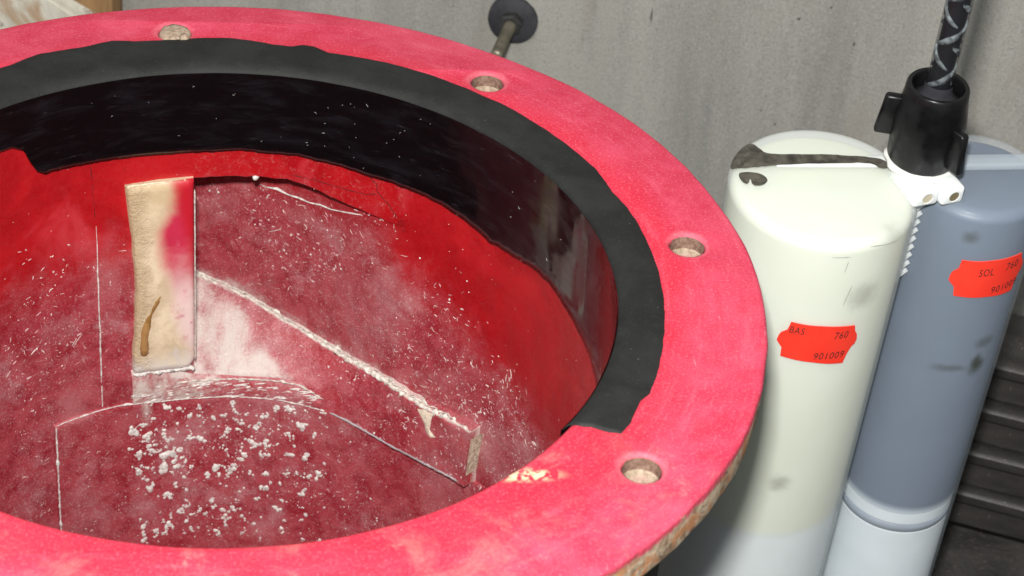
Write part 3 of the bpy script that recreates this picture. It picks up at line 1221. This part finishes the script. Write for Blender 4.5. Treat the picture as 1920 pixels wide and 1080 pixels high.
def clot(t, z, rx, n):
    """comma-shaped clot: overlapping lumps along a short bent path, the last ones running down"""
    a = random.uniform(0, 2 * PI); cu = random.gauss(0, .9)
    for i in range(n):
        splash(t, z, rx * random.uniform(.55, 1.1), random.uniform(.8, 1.4))
        t += math.degrees(math.cos(a) * rx * .9 / RI); z += math.sin(a) * rx * .9 - rx * .15; a += cu
        rx *= random.uniform(.75, 1.02)


for _ in range(620):
    t = random.gauss(87, 12); z = random.uniform(-.28, -.190)
    if not 56 < t < 110: continue
    splash(t, z, random.choice((.0003, .0004, .0005, .0007, .0009)) * random.uniform(.8, 1.2), random.uniform(.8, 1.5))
for _ in range(210):
    t = random.uniform(70, 107); z = random.uniform(-.280, -.190)
    if not 70 < t < 107: continue
    clot(t, z, random.choice((.0008, .0012, .0016, .0020)), random.randint(1, 4))
for _ in range(38):
    clot(random.gauss(102.4, 1.8), random.uniform(-.265, -.188), random.choice((.0008, .0011, .0014)), random.randint(3, 7))
# the larger clots
for t, z, rx, n in [(94.5, -.192, .0020, 4), (88.4, -.191, .0021, 6), (98.2, -.193, .0018, 5), (101, -.206, .0022, 5), (103.6, -.207, .0026, 6), (103.3, -.218, .0020, 6), (100.9, -.2225, .0030, 6), (101.0, -.2295, .0026, 5), (96.1, -.213, .0022, 5), (98.3, -.220, .0016, 6), (89.2, -.208, .0021, 5), (86.0, -.214, .0020, 4), (91.6, -.2345, .0026, 5), (88.2, -.234, .0020, 5), (85.0, -.235, .0014, 5), (100.0, -.2505, .0028, 5), (103.7, -.243, .0028, 6), (104.4, -.2365, .0022, 5), (98.0, -.262, .0020, 6), (97.4, -.257, .0016, 5), (92.2, -.255, .0021, 5), (102.8, -.272, .0021, 4), (100.3, -.268, .0020, 4), (90.3, -.262, .0016, 4), (83.9, -.217, .0015, 4), (105.6, -.222, .0020, 3), (105.2, -.227, .0014, 4)]:
    clot(t, z, rx, n)
for _ in range(110):
    splash(random.uniform(42, 118), random.uniform(-.265, -.19), random.uniform(.0003, .0006), random.uniform(.8, 1.6))
for _ in range(45):     # a few on the vane and the volute wall
    splash(random.uniform(45, 94), random.uniform(-.17, -.08), random.uniform(.0003, .0007), random.uniform(.8, 1.6))
B.make('mortar_splashes', MC2)

# bright scuffs on the black lining
D = Acc()
for _ in range(42):
    t = random.choice((random.uniform(20, 120), random.gauss(66, 7), random.gauss(66, 7))); z = random.uniform(itp(GLOSS, t) + .003, -.006)
    L = random.choice((.0004, .0006, .0009, .0016)); a = random.gauss(0, .6)
    pts = []; tt, zz = t, z
    cu = random.gauss(0, .8)
    for i in range(3):
        pts.append(polar(tt, RI - .0019, zz)); tt += math.degrees(math.cos(a) * L / 2 / RI); zz += math.sin(a) * L / 2; a += cu
    D.ridge(pts, random.uniform(.00003, .00008), .00008, -polar(t, 1, 0))
D.make('lining_scuffs', plain('grey_scuff', (.26, .25, .25), .4, .3, 300))


# ------------------------------------------------------------------ the two-tube cartridge
TZ = -.026                 # top of the tubes in the world
H = .320
TILT = math.radians(4.6)
RL, RS = .0433, .0318
SX, SY = .0757, .0100      # small tube axis from the large one
cart = empty('two_tube_cartridge', (.268, .108 + .0247, GZ + .0065), (TILT, 0, 0))
tag(cart, 'milky plastic two-tube cartridge with cream and blue grey contents, standing beside the red flange', 'cartridge')


def tubeprof(R, taper, h=H):
    p = [(0, h + .0012)]
    p += [(R * .5, h + .0010), (R - .005, h)]
    for i in range(1, 7):
        a = PI / 2 * i / 6
        p.append((R - .005 + .005 * math.sin(a), h - .0055 + .0055 * math.cos(a)))
    for i in range(1, 11):
        u = i / 10
        p.append((R * (1 - taper * u), (h - .0055) * (1 - u) + .0005 * u))
    return p


shL = mat_shell('milky_plastic_large', .56, [((.016, -.040, H - .032), (.012, .02, .013), .28), ((.026, -.034, H + .002), (.010, .01, .012), .20), ((-.004, -.043, H - .150), (.008, .02, .009), .35)])
shS = mat_shell('milky_plastic_small', .80, [((SX + .011, SY - .030, H - .093), (.006, .02, .010), .75), ((SX - .002, SY - .031, H - .094), (.016, .02, .004), .35), ((SX + .012, SY - .029, H - .079), (.008, .02, .006), .35), ((SX - .009, SY - .030, H - .014), (.006, .02, .006), .4)], (.62, .69, .74))
for nm, R, cx, cy, tp, sh in (('large_tube', RL, 0, 0, .045, shL), ('small_tube', RS, SX, SY, .06, shS)):
    v, f = lathe(tubeprof(R, tp), 72, (cx, cy, 0))
    o = obj(nm, v, f, sh, cart)


def filling(name, R, cx, cy, tp, z0, mat):
    top = H - .0022
    k = R - .0016
    rb = k * (1 - tp * (H - z0) / H)
    pr = [(0, top), (k - .006, top - .0004)] + [(k - .006 + .006 * math.sin(PI / 2 * i / 4), top - .0055 + .005 * math.cos(PI / 2 * i / 4)) for i in range(1, 5)] + [(rb, z0), (0, z0)]
    v, f = lathe(pr, 64, (cx, cy, 0))
    o = obj(name, v, f, mat, cart)
    sharp(o, 50)


MCREAM = NT('cream_paste')
cz = MCREAM.xyz()[2]
MCREAM.P(Base_Color=MCREAM.mix(MCREAM.rng(cz, H - .190, H - .184), (.70, .76, .78), MCREAM.mix(MCREAM.rng(MCREAM.noise(14, 3), .3, .7), (.68, .71, .52), (.75, .77, .62))), Roughness=.5)
MBL = NT('blue_grey_paste')
MBL.P(Base_Color=MBL.mix(MBL.rng(MBL.xyz()[2], H - .1965, H - .190), (.55, .62, .67), MBL.mix(MBL.rng(MBL.noise(16, 4), .3, .7), (.062, .092, .150), (.085, .120, .190))), Roughness=.45)
MBLUE = MBL.m
filling('cream_filling', RL, 0, 0, .045, H - .189, MCREAM.m)
filling('blue_filling', RS, SX, SY, .06, H - .196, MBLUE)
MPIST = plain('white_piston', (.74, .80, .83), .45, .04, 40)
for nm, R, cx, cy, tp, z0, hh in (('piston', RL, 0, 0, .045, H - .1895, .11), ('piston', RS, SX, SY, .06, H - .1965, .10)):
    k = (R - .0018) * (1 - tp * (H - z0) / H)
    pr = [(0, z0), (k, z0 - .0004), (k, z0 - .007), (k - .0012, z0 - .0076), (k - .0012, z0 - .0130), (k, z0 - .0136), (k, z0 - hh), (0, z0 - hh)]
    if R == RL: pr = [(0, z0), (k, z0 - .0004), (k, z0 - hh), (0, z0 - hh)]
    v, f = lathe(pr, 64, (cx, cy, 0))
    o = obj(nm, v, f, MPIST, cart); sharp(o, 40)
    # dark sealing ring in the groove
    v, f = lathe([(k - .0011, z0 - .0078), (k + .0001, z0 - .0081), (k + .0001, z0 - .0126), (k - .0011, z0 - .0128)], 64, (cx, cy, 0))
    if R == RS:
        obj('sealing_ring', v, f, plain('ring_grey', (.26, .30, .36), .5, .1), o)

MW = NT('white_moulding')
MW.P(Base_Color=MW.mix(MW.rng(MW.noise(60, 4), .3, .7), (.78, .82, .80), (.84, .87, .86)), Roughness=.35, Subsurface_Weight=.15, Subsurface_Radius=(.004, .004, .003), Subsurface_Scale=1.0)
MW = MW.m
# stiffening bar across the tops
ax = Vector((SX, SY, 0)).normalized()
ay = Vector((-ax.y, ax.x, 0))
ang = math.atan2(SY, SX)


def placed(me, name, loc, rotz, mat, parent, smooth=True):
    o = link(name, me, mat, parent, smooth)
    o.location = loc; o.rotation_euler = (0, 0, rotz)
    return o


bl = .036
o = placed(box(.056, .0075, .0016, .0006), 'top_bar', (0.008, .0155, H + .0004), .02, MW, cart); sharp(o, 50)
shB = mat_shell('milky_bar', .6, [], (.55, .62, .68))
o = placed(box(.040, .0085, .004, .0012), 'top_bar', (SX + .008, SY + .0055, H + .0014), .04, shB, cart); sharp(o, 50)
# outlet neck and its two side pegs
NX, NY = .0452, .0090
v, f = lathe([(.0, .016), (.0105, .016), (.0115, .015), (.0120, .009), (.0120, .0035), (.0130, -.002)], 40, (NX, NY, H))
obj('outlet_neck', v, f, MW, cart)
v, f = [], []
n = 48
for j, (r, z) in enumerate([(.0142, .0075), (.0156, .0066), (.0156, .0048), (.0142, .0036)]):
    for i in range(n):
        a = 2 * PI * i / n
        rr = r + .0012 * (.5 + .5 * math.cos(9 * a)) * (1 if j in (1, 2) else .6)
        v.append((NX + rr * math.cos(a), NY + rr * math.sin(a), H + z + .0015))
for j in range(3):
    for i in range(n):
        f.append((j * n + i, j * n + (i + 1) % n, j * n + n + (i + 1) % n, j * n + n + i))
mclear = NT('clear_ring'); mclear.P(Base_Color=(.75, .75, .72), Roughness=.12, Specular_IOR_Level=.7)
obj('wavy_collar', v, f, mclear.m, cart)
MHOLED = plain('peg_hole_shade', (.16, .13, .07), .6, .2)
for i, (x, y, rz, w) in enumerate([(.0405, -.0035, .27, .0130), (.0528, -.0020, .30, .0118)]):
    me = box(w, .024, .0092, .0020, 3)
    peg = placed(me, 'side_peg', (x, y, H + .0035), rz, MW, cart); sharp(peg, 60)
    # moulded hole in the front end of the peg
    v, f = lathe([(.0034, 0), (.0027, .0007), (.0025, -.0008)], 20)
    v = [(a, -.0120 - c, b + .0005) for a, b, c in v]
    obj('peg_hole_rim', v, f, MW, peg)
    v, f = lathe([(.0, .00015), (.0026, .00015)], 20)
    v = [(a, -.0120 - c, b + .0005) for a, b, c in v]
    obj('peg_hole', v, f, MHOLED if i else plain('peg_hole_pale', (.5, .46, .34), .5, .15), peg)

# perforated web between the tubes: a strip with teeth
v, f = [], []
web = placed(box(.0030, .0040, .050, .0008), 'joining_web', (.0429, -.0015, H - .031), ang, MW, cart)
tooth = None
for i in range(9):
    z = H - .0095 - i * .0049
    bm = bmesh.new()
    ps = [bm.verts.new(p) for p in ((0, -.0012, .0016), (.0052, .0006, .0004), (.0012, -.0006, -.0018), (0, .0030, .0016), (.0052, .0030, .0004), (.0012, .0030, -.0018))]
    for q in ((0, 1, 2), (5, 4, 3), (0, 3, 4, 1), (1, 4, 5, 2), (2, 5, 3, 0)):
        bm.faces.new([ps[a] for a in q])
    if tooth is None:
        tooth = bpy.data.meshes.new('tooth'); bm.to_mesh(tooth); tooth.materials.append(MW)
    bm.free()
    o = bpy.data.objects.new('tooth', tooth); C.objects.link(o); o.parent = web
    o.location = (-.0006, -.0036, z - (H - .031))

# dark residue on the large tube's top
MRES = NT('dark_residue')
fz = MRES.noise(130, 5, .65, .5)
MRES.P(Base_Color=MRES.mix(MRES.rng(fz, .3, .7), (.020, .018, .015), (.11, .10, .078)), Roughness=.35)
MRES = MRES.m


def film(name, pts, z, h, parent, mat):
    """thin skin lying on the large tube's rounded top"""
    from mathutils.geometry import delaunay_2d_cdt
    n = len(pts)
    vs = [Vector(p) for p in pts]
    xs = [p[0] for p in pts]; ys = [p[1] for p in pts]
    x = min(xs)
    while x < max(xs):
        y = min(ys)
        while y < max(ys):
            vs.append(Vector((x + random.uniform(-.0002, .0002), y))); y += .0011
        x += .0011
    r = delaunay_2d_cdt(vs, [(i, (i + 1) % n) for i in range(n)], [], 1, 1e-7)
    out = []
    for p in r[0]:
        rr = p.length
        q = max(0, rr - (RL - .005))
        q = min(q, .00498)
        zt = H + .0004 * max(0, 1 - rr / RL) - (.0055 - .0055 * math.sqrt(1 - (q / .005) ** 2))
        out.append((p.x, p.y, zt + h * (1 + .3 * fbm(p.x * 300, p.y * 300))))
    return obj(name, out, [tuple(q) for q in r[2]], mat, parent)


def smooth_poly(p, it=2):
    for _ in range(it):
        q = []
        for i in range(len(p)):
            a = p[i]; b = p[(i + 1) % len(p)]
            q += [(a[0] * .75 + b[0] * .25, a[1] * .75 + b[1] * .25), (a[0] * .25 + b[0] * .75, a[1] * .25 + b[1] * .75)]
        p = q
    return p


film('dark_residue', smooth_poly([(-.0412, .0085), (-.0410, .0125), (-.0392, .0175), (-.0350, .0245), (-.0310, .0272), (-.0275, .0262), (-.0255, .0215), (-.0235, .0188), (-.010, .0190), (.010, .0186), (.024, .0178), (.0325, .0150), (.0320, .0095), (.0275, .0090), (.0240, .0135), (.007, .0124), (-.013, .0112), (-.0256, .0100), (-.0309, .0088)]), 0, .0018, cart, MRES)
film('dark_residue', smooth_poly([(-.0390, .0060), (-.0336, .0070), (-.0279, .0056), (-.0255, .0014), (-.0272, -.0015), (-.0300, -.0034), (-.0336, -.0032), (-.0336, .0030), (-.0354, -.0024), (-.0382, -.0005)]), 0, .0007, cart, MRES)


MSC = plain('scratch_grey', (.30, .29, .24), .6, .3, 300)
for t0, z0, t1, z1 in ((-95, -.0075, -83, -.0072), (-84, -.0098, -85, -.016), (-78, -.024, -81, -.036), (-72, -.003, -50, -.0055)):
    pts = []
    for i in range(8):
        u = i / 7; a = math.radians(t0 + (t1 - t0) * u); z = z0 + (z1 - z0) * u
        rr = RL * (1 - .045 * -z / H) if z < -.0055 else RL - .005 + .005 * math.sqrt(max(0, 1 - ((z + .0055) / .0055) ** 2))
        pts.append((rr * math.cos(a), rr * math.sin(a), H + z + .0002 * fbm(u * 5, t0)))
    v, f = tube(pts, .00012, 5, .5)
    obj('scratch', v, f, MSC, cart)


# stickers, bent round the tubes
MST = NT('red_orange_sticker')
MST.P(Base_Color=MST.mix(MST.rng(MST.noise(80, 4), .3, .7), (.86, .040, .022), (.88, .050, .028)), Roughness=.5, Specular_IOR_Level=.3)
MST = MST.m
MINK = plain('grey_print_ink', (.055, .018, .016), .7, .3, 400)
UPPER = [(-116.2, -.0599), (-115.6, -.0570), (-114.5, -.0549), (-111.1, -.0526), (-109.8, -.0476), (-100, -.0479), (-90.6, -.048), (-80, -.0487), (-69.4, -.0497), (-68.4, -.0530), (-66.4, -.0555), (-65.5, -.0588)]
LOWER = [(-116.2, -.0599), (-114.6, -.0615), (-112.4, -.0635), (-112.1, -.0687), (-102, -.0694), (-91.5, -.0700), (-82, -.0712), (-72.0, -.0721), (-70.6, -.0670), (-68.4, -.0626), (-66.4, -.0615), (-65.5, -.0588)]


def text_mesh(s, size):
    cu = bpy.data.curves.new('txt', 'FONT')
    cu.body = s; cu.size = size; cu.shear = .12; cu.resolution_u = 3
    cu.space_character = 1.12
    o = bpy.data.objects.new('tmp', cu); C.objects.link(o)
    dg = bpy.context.evaluated_depsgraph_get()
    me = bpy.data.meshes.new_from_object(o.evaluated_get(dg))
    bpy.data.objects.remove(o)
    return me


def sticker(R, c, tp, rot, th_c, z_c, items, label):
    """template in degrees of the large tube turned to arc length, placed and turned on its tube"""
    def place(s, z, off):
        x = s * math.cos(rot) - z * math.sin(rot); y = s * math.sin(rot) + z * math.cos(rot)
        zz = z_c + y
        rr = R * (1 - tp * (H - zz) / H) + off
        a = math.radians(th_c) + x / R
        return (c[0] + rr * math.cos(a), c[1] + rr * math.sin(a), zz)
    K = math.radians(1) * RL
    xs = sorted(set([a for a, b in UPPER] + [a for a, b in LOWER] + list(np.linspace(-116, -65.7, 40))))
    v, f = [], []
    m = 5
    for off in (.00035, -.0003):
        for x in xs:
            zu = itp(UPPER, x); zl = itp(LOWER, x)
            for j in range(m):
                z = zl + (zu - zl) * j / (m - 1)
                v.append(place((x + 90.8) * K, z + .0598, off))
    n = len(xs)
    for b in (0, n * m):
        for i in range(n - 1):
            for j in range(m - 1):
                q = (b + i * m + j, b + (i + 1) * m + j, b + (i + 1) * m + j + 1, b + i * m + j + 1)
                f.append(q if b == 0 else q[::-1])
    for i in range(n - 1):
        for j in (0, m - 1):
            f.append((i * m + j, (i + 1) * m + j, n * m + (i + 1) * m + j, n * m + i * m + j))
    o = obj('sticker', v, f, MST, cart)
    sharp(o, 60)
    o['label'] = label
    for s, x0, z0, size, wx in items:
        me = text_mesh(s, size)
        w = max(q.co.x for q in me.vertices) or 1
        for q in me.vertices:
            q.co = place(x0 + q.co.x / w * wx, z0 + q.co.y + q.co.x * .0, .00048)
        link('print', me, MINK, o, False)
    return o


sticker(RL, (0, 0), .045, 0.0, -90.8, H - .0598, [('BAS', -.0146, .0062, .0056, .0070), ('760', .0064, .0038, .0060, .0070), ('901009', -.0014, -.0082, .0058, .0150)], 'red orange price sticker printed BAS on the cream tube')
sticker(RS, (SX, SY), .06, .10, -81.0, H - .0385, [('SOL', -.0060, .0030, .0062, .0072), ('760', .0072, .0036, .0064, .0072), ('901009', .0010, -.0086, .0058, .0150)], 'red orange price sticker printed SOL on the blue grey tube')

# ------------------------------------------------------------------ static mixer with its winged nut
M3 = Matrix.Rotation(TILT, 3, 'X')
npos = Vector(cart.location) + M3 @ Vector((NX, NY, H + .0095))
mixer = empty('static_mixer', npos, (TILT * 1.0, math.radians(0.0), 0))
tag(mixer, 'static mixer tube with pale spirals in a black winged nut on the cartridge', 'mixer nozzle')
MBP = NT('black_moulded_plastic')
MBP.P(Base_Color=MBP.mix(MBP.rng(MBP.noise(50, 4), .35, .65), (.003, .003, .0035), (.007, .007, .008)), Roughness=MBP.rng(MBP.noise(120, 3), .3, .7, .25, .5), Specular_IOR_Level=.3)
MBP = MBP.m
prof = [(.0125, .001), (.0152, 0), (.0157, .001), (.0164, .016), (.0166, .022), (.0160, .0265), (.0145, .037), (.0142, .0415), (.0136, .0424), (.0120, .0424), (.0114, .0415), (.0110, .031)]
v, f = lathe([(r, z * .93) for r, z in prof], 64)
nut = obj('winged_nut', v, f, MBP, mixer); sharp(nut, 50)
for a, h0 in ((166, .010), (-58, .004)):
    me = box(.0105, .0045, .021, .0013, 2)
    for q in me.vertices:
        if q.co.z > .004 and q.co.x > 0: q.co.x -= .0022 * (q.co.z - .004) / .006
    w = placed(me, 'wing', (.0185 * math.cos(math.radians(a)), .0185 * math.sin(math.radians(a)), h0 + .0105), math.radians(a), MBP, nut); sharp(w, 50)
v, f = lathe([(.0112, .0305), (.0105, .0325), (.0078, .0345), (.0066, .0375), (.0062, .041)], 48)
obj('mixer_flange', v, f, plain('dark_mixer_base', (.035, .035, .040), .25, .2, 80), mixer)
TR = .0060
v, f = lathe([(TR, .036), (TR, .30)], 40)
mt = NT('clear_mixer_tube')
mt.P(Base_Color=(.025, .027, .03), Roughness=.18, Specular_IOR_Level=.5)
mt.see_through(.66)
obj('mixer_tube', v, f, mt.m, mixer)
v, f = lathe([(TR - .0012, .037), (TR - .0012, .299)], 28)
obj('black_paste', v, f, plain('black_paste', (.008, .008, .010), .4, .4, 200), mixer)
MEL = plain('pale_mixing_element', (.20, .23, .24), .5, .8, 330)
zc = .040
el = 0
while zc < .29:
    hand = 1 if el % 2 == 0 else -1
    hh = .0115
    for side in (0, PI):
        v, f = [], []
        for i in range(13):
            u = i / 12
            a = hand * PI * u + side + el * PI / 2
            w = .0016 * (.2 + 1.1 * math.sin(PI * u) * (.6 + .8 * abs(fbm(u * 3 + el, side, el * 1.7)))) + .0001
            for q in (-1, 1):
                for rr in (TR - .0013, TR - .0003):
                    v.append((rr * math.cos(a), rr * math.sin(a), zc + hh * u + q * w))
        for i in range(12):
            b = i * 4
            f += [(b + 1, b + 5, b + 7, b + 3), (b, b + 1, b + 5, b + 4), (b + 2, b + 6, b + 7, b + 3)]
        obj('mixing_element', v, f, MEL, mixer)
    zc += hh * .97; el += 1

# ------------------------------------------------------------------ wall bolt with rubber washer
def build_bolt():
    b = empty('wall_bolt', WP + WN * .0056 + Vector((0, 0, .0010)))
    q = WN.to_track_quat('Z', 'Y')
    b.rotation_mode = 'QUATERNION'; b.rotation_quaternion = q
    tag(b, 'threaded bolt with nut and dark round washer sticking out of the grey wall', 'bolt')
    mw_ = plain('dark_washer_rubber', (.035, .035, .040), .7, .3, 120, bump=.4)
    v, f = lathe([(0, .0042), (.006, .0042), (.0145, .0040), (.0152, .0034), (.0154, .0), (.0150, -.003)], 48)
    v = [(x * (1 + .015 * fbm(x * 300, y * 300)), y * (1 + .015 * fbm(x * 300, y * 300, 4)), z) for x, y, z in v]
    o = obj('washer', v, f, mw_, b); sharp(o, 50)
    ms = plain('dull_zinc', (.17, .165, .14), .45, .35, 150, metal=.5, bump=.2)
    v, f = [], []
    for z, r in ((.0042, .0072), (.0092, .0072), (.0104, .0062), (.0104, .0)):
        for i in range(6):
            a = PI / 3 * i + .3
            v.append((r * math.cos(a), r * math.sin(a), z))
    for j in range(3):
        for i in range(6):
            f.append((j * 6 + i, j * 6 + (i + 1) % 6, j * 6 + 6 + (i + 1) % 6, j * 6 + 6 + i))
    obj('hex_nut', v, f, plain('dark_nut_steel', (.055, .055, .052), .5, .3, 150, metal=.4), b, smooth=False)
    pr = [(.0034, .009)]
    z = .0095
    while z < .047:
        pr += [(.0034, z), (.00375, z + .0003), (.0034, z + .0006)]; z += .0011
    pr += [(.0030, z), (.0, z + .0002)]
    v, f = lathe(pr, 24)
    obj('threaded_rod', v, f, plain('rod_brassy_zinc', (.21, .19, .14), .4, .4, 60, metal=.5), b)


build_bolt()

# ------------------------------------------------------------------ boards behind the flange, far left
def slab(name, e0, e1, z0, z1, off, th, mat, label, cat, shear=0.0):
    b = empty(name, WP + WE * ((e0 + e1) / 2) + WN * off + Vector((0, 0, z0 - WP.z)))
    b.rotation_euler = (0, 0, math.atan2(WE.y, WE.x))
    tag(b, label, cat)
    me = box(e1 - e0, th, z1 - z0, .0015, 2, (0, 0, (z1 - z0) / 2))
    for q in me.vertices:
        q.co.x += shear * (z1 - z0 - q.co.z) if q.co.x > 0 else 0
    o = link('board_face' if shear else 'plank', me, mat, b, True); sharp(o, 50)
    return b


slab('wooden_plank', -.345, -.2455, GZ, .06, .02, .02, mat_wood(), 'brown bare wooden plank standing behind the pale board, at the grey wall', 'plank')
def build_board():
    b = empty('stained_board', WP + WE * -.364 + WN * .075 + Vector((0, 0, GZ - WP.z)), (0, 0, math.atan2(WE.y, WE.x)))
    tag(b, 'pale painted board with dark stains and a sloping top edge, behind the red flange', 'board')
    up = [(-.15, .313), (.098, .206), (.112, .199), (.150, .183)]
    pts = [(-.15, 0), (.150, 0)] + up[::-1]
    bm = bmesh.new()
    fr = [bm.verts.new((x, -.007, z)) for x, z in pts]
    bk = [bm.verts.new((x, .007, z)) for x, z in pts]
    bm.faces.new(fr); bm.faces.new(bk[::-1])
    for i in range(len(pts)):
        j = (i + 1) % len(pts)
        bm.faces.new((fr[j], fr[i], bk[i], bk[j]))
    bmesh.ops.recalc_face_normals(bm, faces=bm.faces[:])
    bmesh.ops.bevel(bm, geom=bm.edges[:], offset=.0012, segments=2, affect='EDGES')
    me = bpy.data.meshes.new('board'); bm.to_mesh(me); bm.free()
    o = link('board_face', me, mat_board(), b); sharp(o, 50)


build_board()

# ------------------------------------------------------------------ dark steel channels stacked on the floor
MS = mat_steel()
SD = Vector((.92, -.39, 0)); SN = Vector((-.39, -.92, 0))
SP = Vector((.41, .215, 0))
labels = ['topmost dark steel channel of the stack right of the cartridge', 'second dark steel channel from the top of the stack', 'third dark steel channel from the top of the stack', 'lowest dark steel channel of the stack, above the floor gap']


def channel_mesh(L, hgt, dep):
    """C profile: front web with a rolled lip proud along its upper edge, top and bottom flanges"""
    t = .0025
    sec = [(0, .0012), (-.0012, .0), (-.0026, .0012), (-.0026, hgt - .0105), (-.0066, hgt - .0085), (-.0074, hgt - .0070), (-.0074, hgt - .0022), (-.0062, hgt - .0008), (-.0048, hgt - .0002), (dep, hgt - .0002), (dep, hgt - t), (.0008, hgt - t), (.0008, .004), (dep, .004), (dep, .0012)]
    v, f = [], []
    n = 24
    for i in range(n + 1):
        x = -L / 2 + L * i / n
        for y, z in sec:
            v.append((x, y + .0003 * fbm(x * 12, z * 90), z + .0002 * fbm(x * 20, y * 60, 3)))
    k = len(sec)
    for i in range(n):
        for j in range(k):
            j2 = (j + 1) % k
            f.append((i * k + j, i * k + j2, (i + 1) * k + j2, (i + 1) * k + j))
    f.append(tuple(range(k))); f.append(tuple(n * k + j for j in reversed(range(k))))
    me = mesh('channel', v, f)
    bm = bmesh.new(); bm.from_mesh(me); bmesh.ops.recalc_face_normals(bm, faces=bm.faces[:]); bm.to_mesh(me); bm.free()
    me.materials.append(MS)
    me.polygons.foreach_set('use_smooth', [True] * len(me.polygons))
    me.set_sharp_from_angle(angle=math.radians(35))
    return me


cm = channel_mesh(.42, .0275, .045)
for k in range(4):
    z = -.325 + .0278 * (3 - k)
    p = SP + SD * (.15 + .006 * (k % 2)) - SN * (.0035 * (3 - k))
    o = bpy.data.objects.new('steel_channel', cm); C.objects.link(o)
    o.location = (p.x, p.y, z)
    o.rotation_euler = (0, 0, math.atan2(SD.y, SD.x) + .006 * ((k * 7) % 3 - 1))
    tag(o, labels[k], 'steel channel', 'dark steel channels stacked by the wall')
o = link('support_block', box(.05, .03, .0245, .001), plain('dark_timber', (.03, .024, .018), .8, .3, 80), None, True)
o.location = (SP + SD * .30 - SN * .032 + Vector((0, 0, GZ + .0124)))
o.rotation_euler = (0, 0, math.atan2(SD.y, SD.x)); sharp(o)
tag(o, 'dark block under the stack of steel channels', 'block')
